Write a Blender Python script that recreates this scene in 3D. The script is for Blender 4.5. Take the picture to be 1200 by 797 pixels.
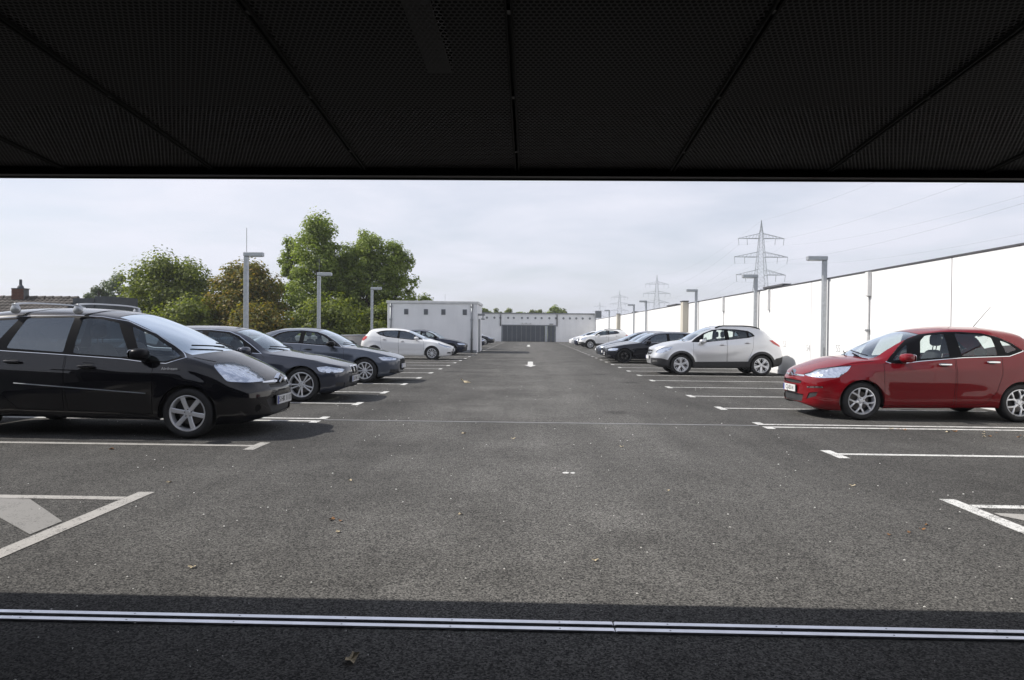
import bpy, bmesh, math, random
import numpy as np
from mathutils import Vector, Matrix, noise as mnoise

random.seed(7)
R_ = math.radians
for o in list(bpy.data.objects):
    bpy.data.objects.remove(o)
scene = bpy.context.scene
COL = scene.collection

# ------------------------------------------------------------------ camera
cam_data = bpy.data.cameras.new('camera')
cam = bpy.data.objects.new('camera', cam_data)
COL.objects.link(cam)
cam_data.sensor_width = 36.0
cam_data.lens = 24.9
cam_data.clip_start = 0.05
cam_data.clip_end = 6000
CAM_H = 1.36
cam.location = (0, 0, CAM_H)
YAW, PITCH, ROLL = math.atan(21 / 830), math.atan(10.5 / 830), R_(0.57)
cam.rotation_euler = (Matrix.Rotation(YAW, 3, 'Z') @ Matrix.Rotation(math.pi / 2 - PITCH, 3, 'X')
                      @ Matrix.Rotation(ROLL, 3, 'Z')).to_euler()
scene.camera = cam

# ------------------------------------------------------------------ world, sun, exposure
SUN_TO = Vector((-1.0, 0.10, 1.0)).normalized()          # direction towards the sun
SUN_EL = math.asin(SUN_TO.z)
SUN_AZ = math.atan2(SUN_TO.x, SUN_TO.y)                   # clockwise from +Y
world = bpy.data.worlds.new('World')
scene.world = world
world.use_nodes = True
wn, wl = world.node_tree.nodes, world.node_tree.links
wn.clear()
w_out = wn.new('ShaderNodeOutputWorld')
w_bg = wn.new('ShaderNodeBackground')
w_bg.inputs['Strength'].default_value = 0.1
sky = wn.new('ShaderNodeTexSky')
sky.sky_type = 'NISHITA'
sky.sun_disc = False
sky.sun_elevation = SUN_EL
sky.sun_rotation = SUN_AZ
sky.air_density = 1.0
sky.dust_density = 1.0
sky.ozone_density = 1.0
tc = wn.new('ShaderNodeTexCoord')
sep = wn.new('ShaderNodeSeparateXYZ')
wl.new(tc.outputs['Generated'], sep.inputs[0])
zc = wn.new('ShaderNodeMath'); zc.operation = 'MAXIMUM'; zc.inputs[1].default_value = 0.0
wl.new(sep.outputs['Z'], zc.inputs[0])
za = wn.new('ShaderNodeMath'); za.operation = 'ADD'; za.inputs[1].default_value = 0.12
wl.new(zc.outputs[0], za.inputs[0])
dx = wn.new('ShaderNodeMath'); dx.operation = 'DIVIDE'
dy = wn.new('ShaderNodeMath'); dy.operation = 'DIVIDE'
wl.new(sep.outputs['X'], dx.inputs[0]); wl.new(za.outputs[0], dx.inputs[1])
wl.new(sep.outputs['Y'], dy.inputs[0]); wl.new(za.outputs[0], dy.inputs[1])
cmb = wn.new('ShaderNodeCombineXYZ')
wl.new(dx.outputs[0], cmb.inputs[0]); wl.new(dy.outputs[0], cmb.inputs[1])
cn = wn.new('ShaderNodeTexNoise')
cn.inputs['Scale'].default_value = 0.85
cn.inputs['Detail'].default_value = 5
cn.inputs['Roughness'].default_value = 0.52
cn.inputs['Distortion'].default_value = 0.25
wl.new(cmb.outputs[0], cn.inputs['Vector'])
cr = wn.new('ShaderNodeValToRGB')
cr.color_ramp.elements[0].position = 0.34
cr.color_ramp.elements[0].color = (0.58, 0.58, 0.58, 1)
cr.color_ramp.elements[1].position = 0.62
cr.color_ramp.elements[1].color = (0.97, 0.97, 0.97, 1)
wl.new(cn.outputs['Fac'], cr.inputs[0])
# a thin veil looks denser along the longer path towards the horizon
vl = wn.new('ShaderNodeMapRange')
vl.interpolation_type = 'SMOOTHSTEP'
vl.inputs['From Min'].default_value = 0.38
vl.inputs['From Max'].default_value = 0.9
vl.inputs['To Min'].default_value = 1.0
vl.inputs['To Max'].default_value = 0.35
wl.new(zc.outputs[0], vl.inputs['Value'])
vm = wn.new('ShaderNodeMath'); vm.operation = 'MULTIPLY'
wl.new(cr.outputs[0], vm.inputs[0]); wl.new(vl.outputs[0], vm.inputs[1])
wmix = wn.new('ShaderNodeMixRGB')
wmix.inputs[2].default_value = (7.8, 7.95, 8.9, 1)       # thin bright cloud veil
wl.new(vm.outputs[0], wmix.inputs[0])
wl.new(sky.outputs[0], wmix.inputs[1])
wl.new(wmix.outputs[0], w_bg.inputs['Color'])
wl.new(w_bg.outputs[0], w_out.inputs['Surface'])

sun_data = bpy.data.lights.new('sun', 'SUN')
sun_data.energy = 4.9
sun_data.angle = R_(0.55)
sun_data.color = (1.0, 0.955, 0.89)
sun = bpy.data.objects.new('sun', sun_data)
COL.objects.link(sun)
sun.location = (-40, 5, 45)
sun.rotation_euler = SUN_TO.to_track_quat('Z', 'Y').to_euler()

scene.view_settings.view_transform = 'Standard'
scene.view_settings.look = 'None'
scene.view_settings.gamma = 1.0
scene.view_settings.use_curve_mapping = False
scene.view_settings.exposure = 0.18
scene.render.resolution_x, scene.render.resolution_y = 1024, 680


# ------------------------------------------------------------------ materials
def newmat(name):
    m = bpy.data.materials.new(name)
    m.use_nodes = True
    nt = m.node_tree
    return m, nt.nodes, nt.links, nt.nodes['Principled BSDF']


def pmat(name, col, rough=0.5, metal=0.0, coat=0.0, spec=0.5, var=0.0, vscale=3.0, bump=0.0, bscale=60.0):
    """plain procedural material with optional slow colour variation and fine relief"""
    m, n, l, b = newmat(name)
    b.inputs['Base Color'].default_value = (*col, 1)
    b.inputs['Roughness'].default_value = rough
    b.inputs['Metallic'].default_value = metal
    b.inputs['Coat Weight'].default_value = coat
    b.inputs['Coat Roughness'].default_value = 0.03
    b.inputs['Specular IOR Level'].default_value = spec
    if var or bump:
        t = n.new('ShaderNodeTexCoord')
    if var:
        nz = n.new('ShaderNodeTexNoise')
        nz.inputs['Scale'].default_value = vscale
        nz.inputs['Detail'].default_value = 6
        l.new(t.outputs['Object'], nz.inputs['Vector'])
        r = n.new('ShaderNodeValToRGB')
        r.color_ramp.elements[0].position = 0.3
        r.color_ramp.elements[1].position = 0.7
        r.color_ramp.elements[0].color = (*[max(0, c * (1 - var)) for c in col], 1)
        r.color_ramp.elements[1].color = (*[min(1, c * (1 + var)) for c in col], 1)
        l.new(nz.outputs['Fac'], r.inputs[0])
        l.new(r.outputs[0], b.inputs['Base Color'])
    if bump:
        n2 = n.new('ShaderNodeTexNoise')
        n2.inputs['Scale'].default_value = bscale
        n2.inputs['Detail'].default_value = 3
        l.new(t.outputs['Object'], n2.inputs['Vector'])
        bp = n.new('ShaderNodeBump')
        bp.inputs['Strength'].default_value = bump
        bp.inputs['Distance'].default_value = 0.01
        l.new(n2.outputs['Fac'], bp.inputs['Height'])
        l.new(bp.outputs[0], b.inputs['Normal'])
    return m


def paintmat(name, col, metal=0.0, rough=0.35, dust=0.10, spec=0.25):
    """clear-coated car paint with slight flake sparkle and road dust"""
    m, n, l, b = newmat(name)
    t = n.new('ShaderNodeTexCoord')
    v = n.new('ShaderNodeTexNoise')
    v.inputs['Scale'].default_value = 900
    l.new(t.outputs['Object'], v.inputs['Vector'])
    r = n.new('ShaderNodeValToRGB')
    k = 0.16 if metal else 0.03
    r.color_ramp.elements[0].color = (*[c * (1 - k) for c in col], 1)
    r.color_ramp.elements[1].color = (*[min(1, c * (1 + k)) for c in col], 1)
    l.new(v.outputs['Fac'], r.inputs[0])
    # dust low on the body
    s = n.new('ShaderNodeSeparateXYZ')
    l.new(t.outputs['Object'], s.inputs[0])
    d = n.new('ShaderNodeTexNoise')
    d.inputs['Scale'].default_value = 5
    d.inputs['Detail'].default_value = 8
    l.new(t.outputs['Object'], d.inputs['Vector'])
    mr = n.new('ShaderNodeMapRange')
    mr.inputs['From Min'].default_value = 0.75
    mr.inputs['From Max'].default_value = 0.15
    l.new(s.outputs['Z'], mr.inputs['Value'])
    mu = n.new('ShaderNodeMath'); mu.operation = 'MULTIPLY'
    l.new(mr.outputs[0], mu.inputs[0]); l.new(d.outputs['Fac'], mu.inputs[1])
    mu2 = n.new('ShaderNodeMath'); mu2.operation = 'MULTIPLY'; mu2.inputs[1].default_value = dust
    l.new(mu.outputs[0], mu2.inputs[0])
    mx = n.new('ShaderNodeMixRGB')
    mx.inputs[2].default_value = (0.16, 0.145, 0.125, 1)
    l.new(mu2.outputs[0], mx.inputs[0]); l.new(r.outputs[0], mx.inputs[1])
    l.new(mx.outputs[0], b.inputs['Base Color'])
    b.inputs['Metallic'].default_value = metal
    b.inputs['Roughness'].default_value = rough
    b.inputs['Specular IOR Level'].default_value = spec
    b.inputs['Coat Weight'].default_value = 1.0
    b.inputs['Coat Roughness'].default_value = 0.02
    b.inputs['Coat IOR'].default_value = 1.5
    return m


def glassmat(name, tint, ior=1.5, gain=2.4):
    m = bpy.data.materials.new(name)
    m.use_nodes = True
    n, l = m.node_tree.nodes, m.node_tree.links
    n.clear()
    o = n.new('ShaderNodeOutputMaterial')
    t = n.new('ShaderNodeBsdfTransparent')
    t.inputs[0].default_value = (*tint, 1)
    g = n.new('ShaderNodeBsdfGlossy')
    g.inputs['Roughness'].default_value = 0.012
    g.inputs['Color'].default_value = (0.86, 0.94, 1.0, 1)
    f = n.new('ShaderNodeFresnel')
    # a thin pane reflects alike from both sides (no total reflection from inside)
    ge = n.new('ShaderNodeNewGeometry')
    mi = n.new('ShaderNodeMapRange')
    mi.inputs['To Min'].default_value = ior
    mi.inputs['To Max'].default_value = 1.0 / ior
    l.new(ge.outputs['Backfacing'], mi.inputs['Value'])
    l.new(mi.outputs[0], f.inputs['IOR'])
    tx = n.new('ShaderNodeTexCoord')
    nz = n.new('ShaderNodeTexNoise')
    nz.inputs['Scale'].default_value = 2.5
    l.new(tx.outputs['Object'], nz.inputs['Vector'])
    bp = n.new('ShaderNodeBump')
    bp.inputs['Strength'].default_value = 0.06
    bp.inputs['Distance'].default_value = 0.05
    l.new(nz.outputs['Fac'], bp.inputs['Height'])
    l.new(bp.outputs[0], g.inputs['Normal'])
    mu = n.new('ShaderNodeMath'); mu.operation = 'MULTIPLY'; mu.inputs[1].default_value = gain
    l.new(f.outputs[0], mu.inputs[0])
    mu.use_clamp = True
    x = n.new('ShaderNodeMixShader')
    l.new(mu.outputs[0], x.inputs[0])
    l.new(t.outputs[0], x.inputs[1])
    l.new(g.outputs[0], x.inputs[2])
    l.new(x.outputs[0], o.inputs[0])
    return m


def asphaltmat():
    m, n, l, b = newmat('asphalt')
    t = n.new('ShaderNodeTexCoord')
    v = n.new('ShaderNodeTexVoronoi')
    v.inputs['Scale'].default_value = 125
    l.new(t.outputs['Object'], v.inputs['Vector'])
    sp = n.new('ShaderNodeSeparateColor')
    l.new(v.outputs['Color'], sp.inputs[0])
    r = n.new('ShaderNodeValToRGB')
    e = r.color_ramp.elements
    e[0].position = 0.0; e[0].color = (0.026, 0.026, 0.026, 1)
    e[1].position = 0.985; e[1].color = (0.20, 0.195, 0.18, 1)
    a = e.new(0.45); a.color = (0.091, 0.0885, 0.084, 1)
    a = e.new(0.86); a.color = (0.18, 0.174, 0.163, 1)
    l.new(sp.outputs[0], r.inputs[0])
    # large tonal drift, tracks and stains
    def nz(scale, det, sx=1, sy=1):
        mp = n.new('ShaderNodeMapping')
        mp.inputs['Scale'].default_value = (sx, sy, 1)
        l.new(t.outputs['Object'], mp.inputs[0])
        q = n.new('ShaderNodeTexNoise')
        q.inputs['Scale'].default_value = scale
        q.inputs['Detail'].default_value = det
        q.inputs['Roughness'].default_value = 0.62
        l.new(mp.outputs[0], q.inputs['Vector'])
        return q
    n1 = nz(0.55, 7)
    n2 = nz(0.9, 4, 1.6, 0.18)
    n3 = nz(9, 5)
    def mrange(src, a0, a1, b0, b1):
        q = n.new('ShaderNodeMapRange')
        q.inputs['From Min'].default_value = a0; q.inputs['From Max'].default_value = a1
        q.inputs['To Min'].default_value = b0; q.inputs['To Max'].default_value = b1
        l.new(src, q.inputs['Value'])
        return q.outputs[0]
    def mul(a_, b_):
        q = n.new('ShaderNodeMath'); q.operation = 'MULTIPLY'
        l.new(a_, q.inputs[0]); l.new(b_, q.inputs[1])
        return q.outputs[0]
    f = mul(mul(mrange(n1.outputs['Fac'], .3, .7, .76, 1.24), mrange(n2.outputs['Fac'], .3, .7, .84, 1.16)),
            mrange(n3.outputs['Fac'], .3, .7, .90, 1.10))
    # the driven aisle is scoured paler than the bays; oil drips darken the bays
    sx = n.new('ShaderNodeSeparateXYZ'); l.new(t.outputs['Object'], sx.inputs[0])
    wob = n.new('ShaderNodeMath'); wob.operation = 'MULTIPLY_ADD'; wob.inputs[1].default_value = 2.6
    l.new(n1.outputs['Fac'], wob.inputs[0]); l.new(sx.outputs['X'], wob.inputs[2])
    ab = n.new('ShaderNodeMath'); ab.operation = 'SUBTRACT'; ab.inputs[1].default_value = 1.75
    l.new(wob.outputs[0], ab.inputs[0])
    ab2 = n.new('ShaderNodeMath'); ab2.operation = 'ABSOLUTE'; l.new(ab.outputs[0], ab2.inputs[0])
    f = mul(f, mrange(ab2.outputs[0], 0.5, 3.0, 1.05, .72))
    vo = n.new('ShaderNodeTexVoronoi'); vo.inputs['Scale'].default_value = .55; vo.inputs['Randomness'].default_value = 1
    mo = n.new('ShaderNodeMixRGB'); mo.inputs[0].default_value = .12
    l.new(t.outputs['Object'], mo.inputs[1]); l.new(n3.outputs['Color'], mo.inputs[2]); l.new(mo.outputs[0], vo.inputs['Vector'])
    f = mul(f, mrange(vo.outputs['Distance'], .06, .17, .62, 1.0))
    mx = n.new('ShaderNodeMixRGB'); mx.blend_type = 'MULTIPLY'; mx.inputs[0].default_value = 1
    l.new(r.outputs[0], mx.inputs[1])
    cb = n.new('ShaderNodeCombineColor')
    for i in range(3):
        l.new(f, cb.inputs[i])
    l.new(cb.outputs[0], mx.inputs[2])
    l.new(mx.outputs[0], b.inputs['Base Color'])
    b.inputs['Roughness'].default_value = 0.82
    b.inputs['Specular IOR Level'].default_value = 0.08
    bp = n.new('ShaderNodeBump')
    bp.inputs['Strength'].default_value = 0.75
    bp.inputs['Distance'].default_value = 0.006
    l.new(sp.outputs[1], bp.inputs['Height'])
    l.new(bp.outputs[0], b.inputs['Normal'])
    return m


def roadpaintmat(name, col, worn):
    m, n, l, b = newmat(name)
    t = n.new('ShaderNodeTexCoord')
    v = n.new('ShaderNodeTexVoronoi')
    v.inputs['Scale'].default_value = 125
    l.new(t.outputs['Object'], v.inputs['Vector'])
    nz = n.new('ShaderNodeTexNoise')
    nz.inputs['Scale'].default_value = 7
    nz.inputs['Detail'].default_value = 9
    nz.inputs['Roughness'].default_value = 0.7
    l.new(t.outputs['Object'], nz.inputs['Vector'])
    sp = n.new('ShaderNodeSeparateColor')
    l.new(v.outputs['Color'], sp.inputs[0])
    ad = n.new('ShaderNodeMath'); ad.operation = 'MULTIPLY_ADD'
    ad.inputs[1].default_value = 0.45
    l.new(sp.outputs[0], ad.inputs[0]); l.new(nz.outputs['Fac'], ad.inputs[2])
    r = n.new('ShaderNodeValToRGB')
    r.color_ramp.elements[0].position = worn - 0.05
    r.color_ramp.elements[0].color = (0.11, 0.107, 0.10, 1)
    r.color_ramp.elements[1].position = worn + 0.07
    r.color_ramp.elements[1].color = (*col, 1)
    l.new(ad.outputs[0], r.inputs[0])
    l.new(r.outputs[0], b.inputs['Base Color'])
    b.inputs['Roughness'].default_value = 0.75
    bp = n.new('ShaderNodeBump')
    bp.inputs['Strength'].default_value = 0.5
    bp.inputs['Distance'].default_value = 0.004
    l.new(sp.outputs[1], bp.inputs['Height'])
    l.new(bp.outputs[0], b.inputs['Normal'])
    return m


def rendermat(name, col, streak=0.06):
    """white rendered / painted masonry with faint streaks and soft stains"""
    m, n, l, b = newmat(name)
    t = n.new('ShaderNodeTexCoord')
    mp = n.new('ShaderNodeMapping')
    mp.inputs['Scale'].default_value = (1.6, 1.6, 0.35)
    l.new(t.outputs['Object'], mp.inputs[0])
    a = n.new('ShaderNodeTexNoise'); a.inputs['Scale'].default_value = 1.2; a.inputs['Detail'].default_value = 8
    l.new(mp.outputs[0], a.inputs['Vector'])
    c = n.new('ShaderNodeTexNoise'); c.inputs['Scale'].default_value = 0.8; c.inputs['Detail'].default_value = 6
    l.new(t.outputs['Object'], c.inputs['Vector'])
    ad = n.new('ShaderNodeMath'); ad.operation = 'ADD'
    l.new(a.outputs['Fac'], ad.inputs[0]); l.new(c.outputs['Fac'], ad.inputs[1])
    r = n.new('ShaderNodeValToRGB')
    r.color_ramp.elements[0].position = 0.75 / 2 * 1.0
    r.color_ramp.elements[1].position = 0.62
    hf = n.new('ShaderNodeMath'); hf.operation = 'MULTIPLY'; hf.inputs[1].default_value = 0.5
    l.new(ad.outputs[0], hf.inputs[0])
    r.color_ramp.elements[0].color = (*[q * (1 - streak * 2) for q in col], 1)
    r.color_ramp.elements[1].color = (*col, 1)
    l.new(hf.outputs[0], r.inputs[0])
    l.new(r.outputs[0], b.inputs['Base Color'])
    b.inputs['Roughness'].default_value = 0.8
    f = n.new('ShaderNodeTexNoise'); f.inputs['Scale'].default_value = 45; f.inputs['Detail'].default_value = 4
    l.new(t.outputs['Object'], f.inputs['Vector'])
    bp = n.new('ShaderNodeBump'); bp.inputs['Strength'].default_value = 0.12; bp.inputs['Distance'].default_value = 0.01
    l.new(f.outputs['Fac'], bp.inputs['Height'])
    l.new(bp.outputs[0], b.inputs['Normal'])
    return m


def perfmat():
    """black perforated sheet: real see-through holes"""
    m, n, l, b = newmat('perforated_sheet')
    b.inputs['Base Color'].default_value = (0.066, 0.064, 0.066, 1)
    b.inputs['Roughness'].default_value = 0.6
    b.inputs['Specular IOR Level'].default_value = 0.25
    t = n.new('ShaderNodeTexCoord')
    s = n.new('ShaderNodeSeparateXYZ')
    l.new(t.outputs['Object'], s.inputs[0])
    P = 0.0185
    def mth(op, a, bb=None, c=None):
        q = n.new('ShaderNodeMath'); q.operation = op
        for i, v in enumerate((a, bb, c)):
            if v is None:
                continue
            if isinstance(v, (int, float)):
                q.inputs[i].default_value = v
            else:
                l.new(v, q.inputs[i])
        return q.outputs[0]
    u = mth('DIVIDE', s.outputs['X'], P)
    v = mth('DIVIDE', s.outputs['Y'], P * 1.0)
    row = mth('FLOOR', v)
    par = mth('MODULO', mth('ABSOLUTE', row), 2.0)
    u2 = mth('MULTIPLY_ADD', par, 0.5, u)
    fu = mth('SUBTRACT', mth('FRACT', u2), 0.5)
    fv = mth('SUBTRACT', mth('FRACT', v), 0.5)
    d = mth('SQRT', mth('ADD', mth('MULTIPLY', fu, fu), mth('MULTIPLY', fv, fv)))
    hole = mth('LESS_THAN', d, 0.38)
    tr = n.new('ShaderNodeBsdfTransparent')
    mx = n.new('ShaderNodeMixShader')
    l.new(hole, mx.inputs[0]); l.new(b.outputs[0], mx.inputs[1]); l.new(tr.outputs[0], mx.inputs[2])
    l.new(mx.outputs[0], n['Material Output'].inputs[0])
    return m


def leafmat(name, c0, c1, c2, trans=0.45):
    m, n, l, b = newmat(name)
    g = n.new('ShaderNodeNewGeometry')
    r = n.new('ShaderNodeValToRGB')
    e = r.color_ramp.elements
    e[0].color = (*c0, 1); e[1].color = (*c2, 1)
    a = e.new(0.55); a.color = (*c1, 1)
    l.new(g.outputs['Random Per Island'], r.inputs[0])
    l.new(r.outputs[0], b.inputs['Base Color'])
    b.inputs['Roughness'].default_value = 0.55
    b.inputs['Specular IOR Level'].default_value = 0.35
    tl = n.new('ShaderNodeBsdfTranslucent')
    hs = n.new('ShaderNodeHueSaturation'); hs.inputs['Value'].default_value = 1.5; hs.inputs['Saturation'].default_value = 1.15
    l.new(r.outputs[0], hs.inputs['Color']); l.new(hs.outputs[0], tl.inputs[0])
    mx = n.new('ShaderNodeMixShader'); mx.inputs[0].default_value = trans
    l.new(b.outputs[0], mx.inputs[1]); l.new(tl.outputs[0], mx.inputs[2])
    l.new(mx.outputs[0], n['Material Output'].inputs[0])
    return m


def lampglass(name, col, rough=0.08):
    """faceted reflector behind a lamp lens"""
    m, n, l, b = newmat(name)
    b.inputs['Base Color'].default_value = (*col, 1)
    b.inputs['Metallic'].default_value = 0.75
    b.inputs['Roughness'].default_value = rough + .04
    t = n.new('ShaderNodeTexCoord')
    v = n.new('ShaderNodeTexVoronoi'); v.inputs['Scale'].default_value = 15
    l.new(t.outputs['Object'], v.inputs['Vector'])
    bp = n.new('ShaderNodeBump'); bp.inputs['Strength'].default_value = 0.6; bp.inputs['Distance'].default_value = 0.02
    l.new(v.outputs['Distance'], bp.inputs['Height'])
    l.new(bp.outputs[0], b.inputs['Normal'])
    return m


M = {}
M['asphalt'] = asphaltmat()
M['line'] = roadpaintmat('line_paint', (0.64, 0.635, 0.61), 0.575)
M['line_old'] = roadpaintmat('worn_line_paint', (0.36, 0.345, 0.32), 0.54)
M['line_worn'] = roadpaintmat('half_worn_line_paint', (0.215, 0.208, 0.195), 0.53)
M['white_wall'] = rendermat('white_wall_paint', (0.78, 0.78, 0.775), 0.04)
M['white_render'] = rendermat('white_render', (0.87, 0.87, 0.87), 0.05)
M['beige'] = rendermat('beige_render', (0.52, 0.49, 0.42), 0.08)
M['concrete'] = pmat('concrete', (0.36, 0.355, 0.34), 0.85, var=0.15, vscale=2, bump=0.3)
M['dark_joint'] = pmat('joint_filler', (0.14, 0.14, 0.14), 0.8, var=0.1)
M['coping'] = pmat('coping_sheet', (0.085, 0.085, 0.09), 0.45, metal=0.3, var=0.15)
M['galv'] = pmat('galvanised_steel', (0.42, 0.44, 0.46), 0.42, metal=0.55, var=0.12, vscale=14)
M['alu'] = pmat('aluminium', (0.74, 0.75, 0.80), 0.33, metal=0.9, var=0.12, vscale=9)
M['pipe'] = pmat('zinc_pipe', (0.25, 0.26, 0.27), 0.5, metal=0.4, var=0.1)
M['palepipe'] = pmat('painted_pipe', (0.66, 0.66, 0.65), 0.6, var=0.08)
M['rubber_seal'] = pmat('rubber_seal', (0.012, 0.012, 0.013), 0.7, bump=0.2)
M['perf'] = perfmat()
M['black_steel'] = pmat('black_steel', (0.02, 0.02, 0.021), 0.5, var=0.2, bump=0.05)
M['soffit'] = pmat('dark_soffit', (0.012, 0.012, 0.012), 0.9, var=0.3, vscale=1.5)
M['duct'] = pmat('grey_duct', (0.04, 0.04, 0.04), 0.6, var=0.1)
M['dark_wall'] = pmat('dark_garage_wall', (0.05, 0.05, 0.05), 0.9, var=0.2)
M['gate'] = pmat('gate_steel', (0.10, 0.11, 0.125), 0.5, metal=0.2, var=0.08, vscale=1.0)
M['gateframe'] = pmat('gate_frame_steel', (0.22, 0.235, 0.255), 0.5, metal=0.2, var=0.08)
M['darkwin'] = pmat('vent_louvre', (0.10, 0.105, 0.11), 0.5, var=0.1)
M['ground'] = pmat('field_ground', (0.06, 0.075, 0.03), 0.95, var=0.4, vscale=0.05)
M['brick'] = pmat('chimney_brick', (0.12, 0.055, 0.040), 0.9, var=0.3, vscale=9, bump=0.4)
M['rooftile'] = pmat('roof_tile', (0.072, 0.062, 0.054), 0.85, var=0.5, vscale=1.6, bump=0.2)
M['housewall'] = rendermat('house_render', (0.55, 0.52, 0.46), 0.08)
M['slate'] = pmat('slate_cladding', (0.06, 0.065, 0.075), 0.7, var=0.15)
M['bark'] = pmat('bark', (0.055, 0.042, 0.030), 0.95, var=0.35, vscale=6, bump=0.5, bscale=14)
M['pylon'] = pmat('pylon_steel', (0.30, 0.32, 0.335), 0.6, metal=0.3, var=0.1)
M['wire'] = pmat('cable_aluminium', (0.22, 0.23, 0.25), 0.5, metal=0.5, var=0.05)
M['leaf_dry'] = pmat('dry_leaf', (0.26, 0.13, 0.05), 0.8, var=0.4, vscale=20)
M['leaf_pale'] = pmat('pale_leaf', (0.50, 0.42, 0.28), 0.8, var=0.3, vscale=20)
M['paper'] = pmat('paper_scrap', (0.68, 0.67, 0.64), 0.8, var=0.08, vscale=30)
M['sign_grey'] = pmat('stencil_grey', (0.42, 0.42, 0.42), 0.8, var=0.1)
M['lens_white'] = pmat('lamp_diffuser', (0.62, 0.63, 0.62), 0.35, var=0.03)
# car materials
M['glass'] = glassmat('car_glass', (0.84, 0.90, 0.88), 1.5, 2.0)
M['glass_dark'] = glassmat('tinted_car_glass', (0.13, 0.18, 0.22), 1.6, 3.0)
M['glass_screen'] = glassmat('windscreen_glass', (0.74, 0.80, 0.80), 1.6, 2.6)
M['glass_screen_boost'] = glassmat('boosted_windscreen_glass', (0.74, 0.80, 0.80), 1.6, 6.0)  # ordinary windscreen glass, reflection raised to imitate the bright sky in it
M['glass_lens'] = glassmat('lamp_lens', (0.92, 0.94, 0.97), 1.4, 1.2)
M['blacktrim'] = pmat('black_trim', (0.005, 0.005, 0.006), 0.3, spec=0.12, var=0.05)
M['gap'] = pmat('shut_line', (0.004, 0.004, 0.004), 0.9, var=0.05)
M['plastic'] = pmat('grained_plastic', (0.030, 0.030, 0.032), 0.62, var=0.1, bump=0.12, bscale=300)
M['under'] = pmat('underbody', (0.012, 0.012, 0.012), 0.9, var=0.2)
M['tyre'] = pmat('tyre_rubber', (0.017, 0.017, 0.018), 0.72, var=0.25, vscale=8, bump=0.1, bscale=120)
M['alloy'] = pmat('alloy', (0.74, 0.75, 0.77), 0.32, metal=0.55, var=0.06, vscale=5)
M['alloy_dark'] = pmat('alloy_recess', (0.030, 0.030, 0.032), 0.5, metal=0.4, var=0.1)
M['disc'] = pmat('brake_disc', (0.16, 0.15, 0.145), 0.45, metal=0.8, var=0.2, vscale=8)
M['chrome'] = pmat('chrome', (0.80, 0.81, 0.83), 0.10, metal=1.0, var=0.02)
M['reflector'] = lampglass('lamp_reflector', (0.78, 0.80, 0.85))
M['reflector_dark'] = lampglass('lamp_bezel', (0.40, 0.41, 0.45), 0.15)
M['orange'] = pmat('indicator', (0.55, 0.12, 0.02), 0.2, coat=0.5, var=0.05)
M['redlens'] = pmat('tail_lens', (0.42, 0.018, 0.015), 0.12, coat=1.0, var=0.1)
M['plate'] = pmat('plate_white', (0.70, 0.70, 0.69), 0.4, var=0.03)
M['plate_blue'] = pmat('plate_blue', (0.02, 0.05, 0.35), 0.4, var=0.03)
M['ink'] = pmat('plate_ink', (0.012, 0.012, 0.014), 0.5, var=0.03)
M['seat'] = pmat('seat_cloth', (0.035, 0.036, 0.04), 0.9, var=0.2, bump=0.2)
M['interior'] = pmat('cabin_plastic', (0.030, 0.030, 0.032), 0.75, var=0.15)
M['headliner'] = pmat('headliner', (0.25, 0.25, 0.24), 0.9, var=0.05)
M['brightener_pale'] = pmat('screen_brightener_sheet', (0.74, 0.76, 0.80), 0.5, metal=0.0, var=0.06, vscale=4, bump=0.1, bscale=12)  # pale sheet colour standing in for sky reflected in the windscreen
M['barsilver'] = pmat('roof_bar_alu', (0.50, 0.51, 0.52), 0.35, metal=0.7, var=0.05)

# ------------------------------------------------------------------ object helpers


def link(o, parent=None):
    COL.objects.link(o)
    if parent is not None:
        o.parent = parent
    return o


def tag(o, label=None, cat=None, group=None, kind=None):
    if label: o['label'] = label
    if cat: o['category'] = cat
    if group: o['group'] = group
    if kind: o['kind'] = kind
    return o


def empty(name, loc=(0, 0, 0), rz=0.0):
    o = bpy.data.objects.new(name, None)
    o.empty_display_size = 0.2
    o.location = loc
    o.rotation_euler = (0, 0, rz)
    return link(o)


def mesh_obj(name, verts, faces, mat, parent=None, smooth=False, loc=None):
    me = bpy.data.meshes.new(name)
    me.from_pydata([tuple(v) for v in verts], [], faces)
    me.update()
    if mat is not None:
        me.materials.append(M[mat] if isinstance(mat, str) else mat)
    if smooth:
        me.polygons.foreach_set('use_smooth', [True] * len(me.polygons))
    o = bpy.data.objects.new(name, me)
    if loc is not None:
        o.location = loc
    return link(o, parent)


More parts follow.
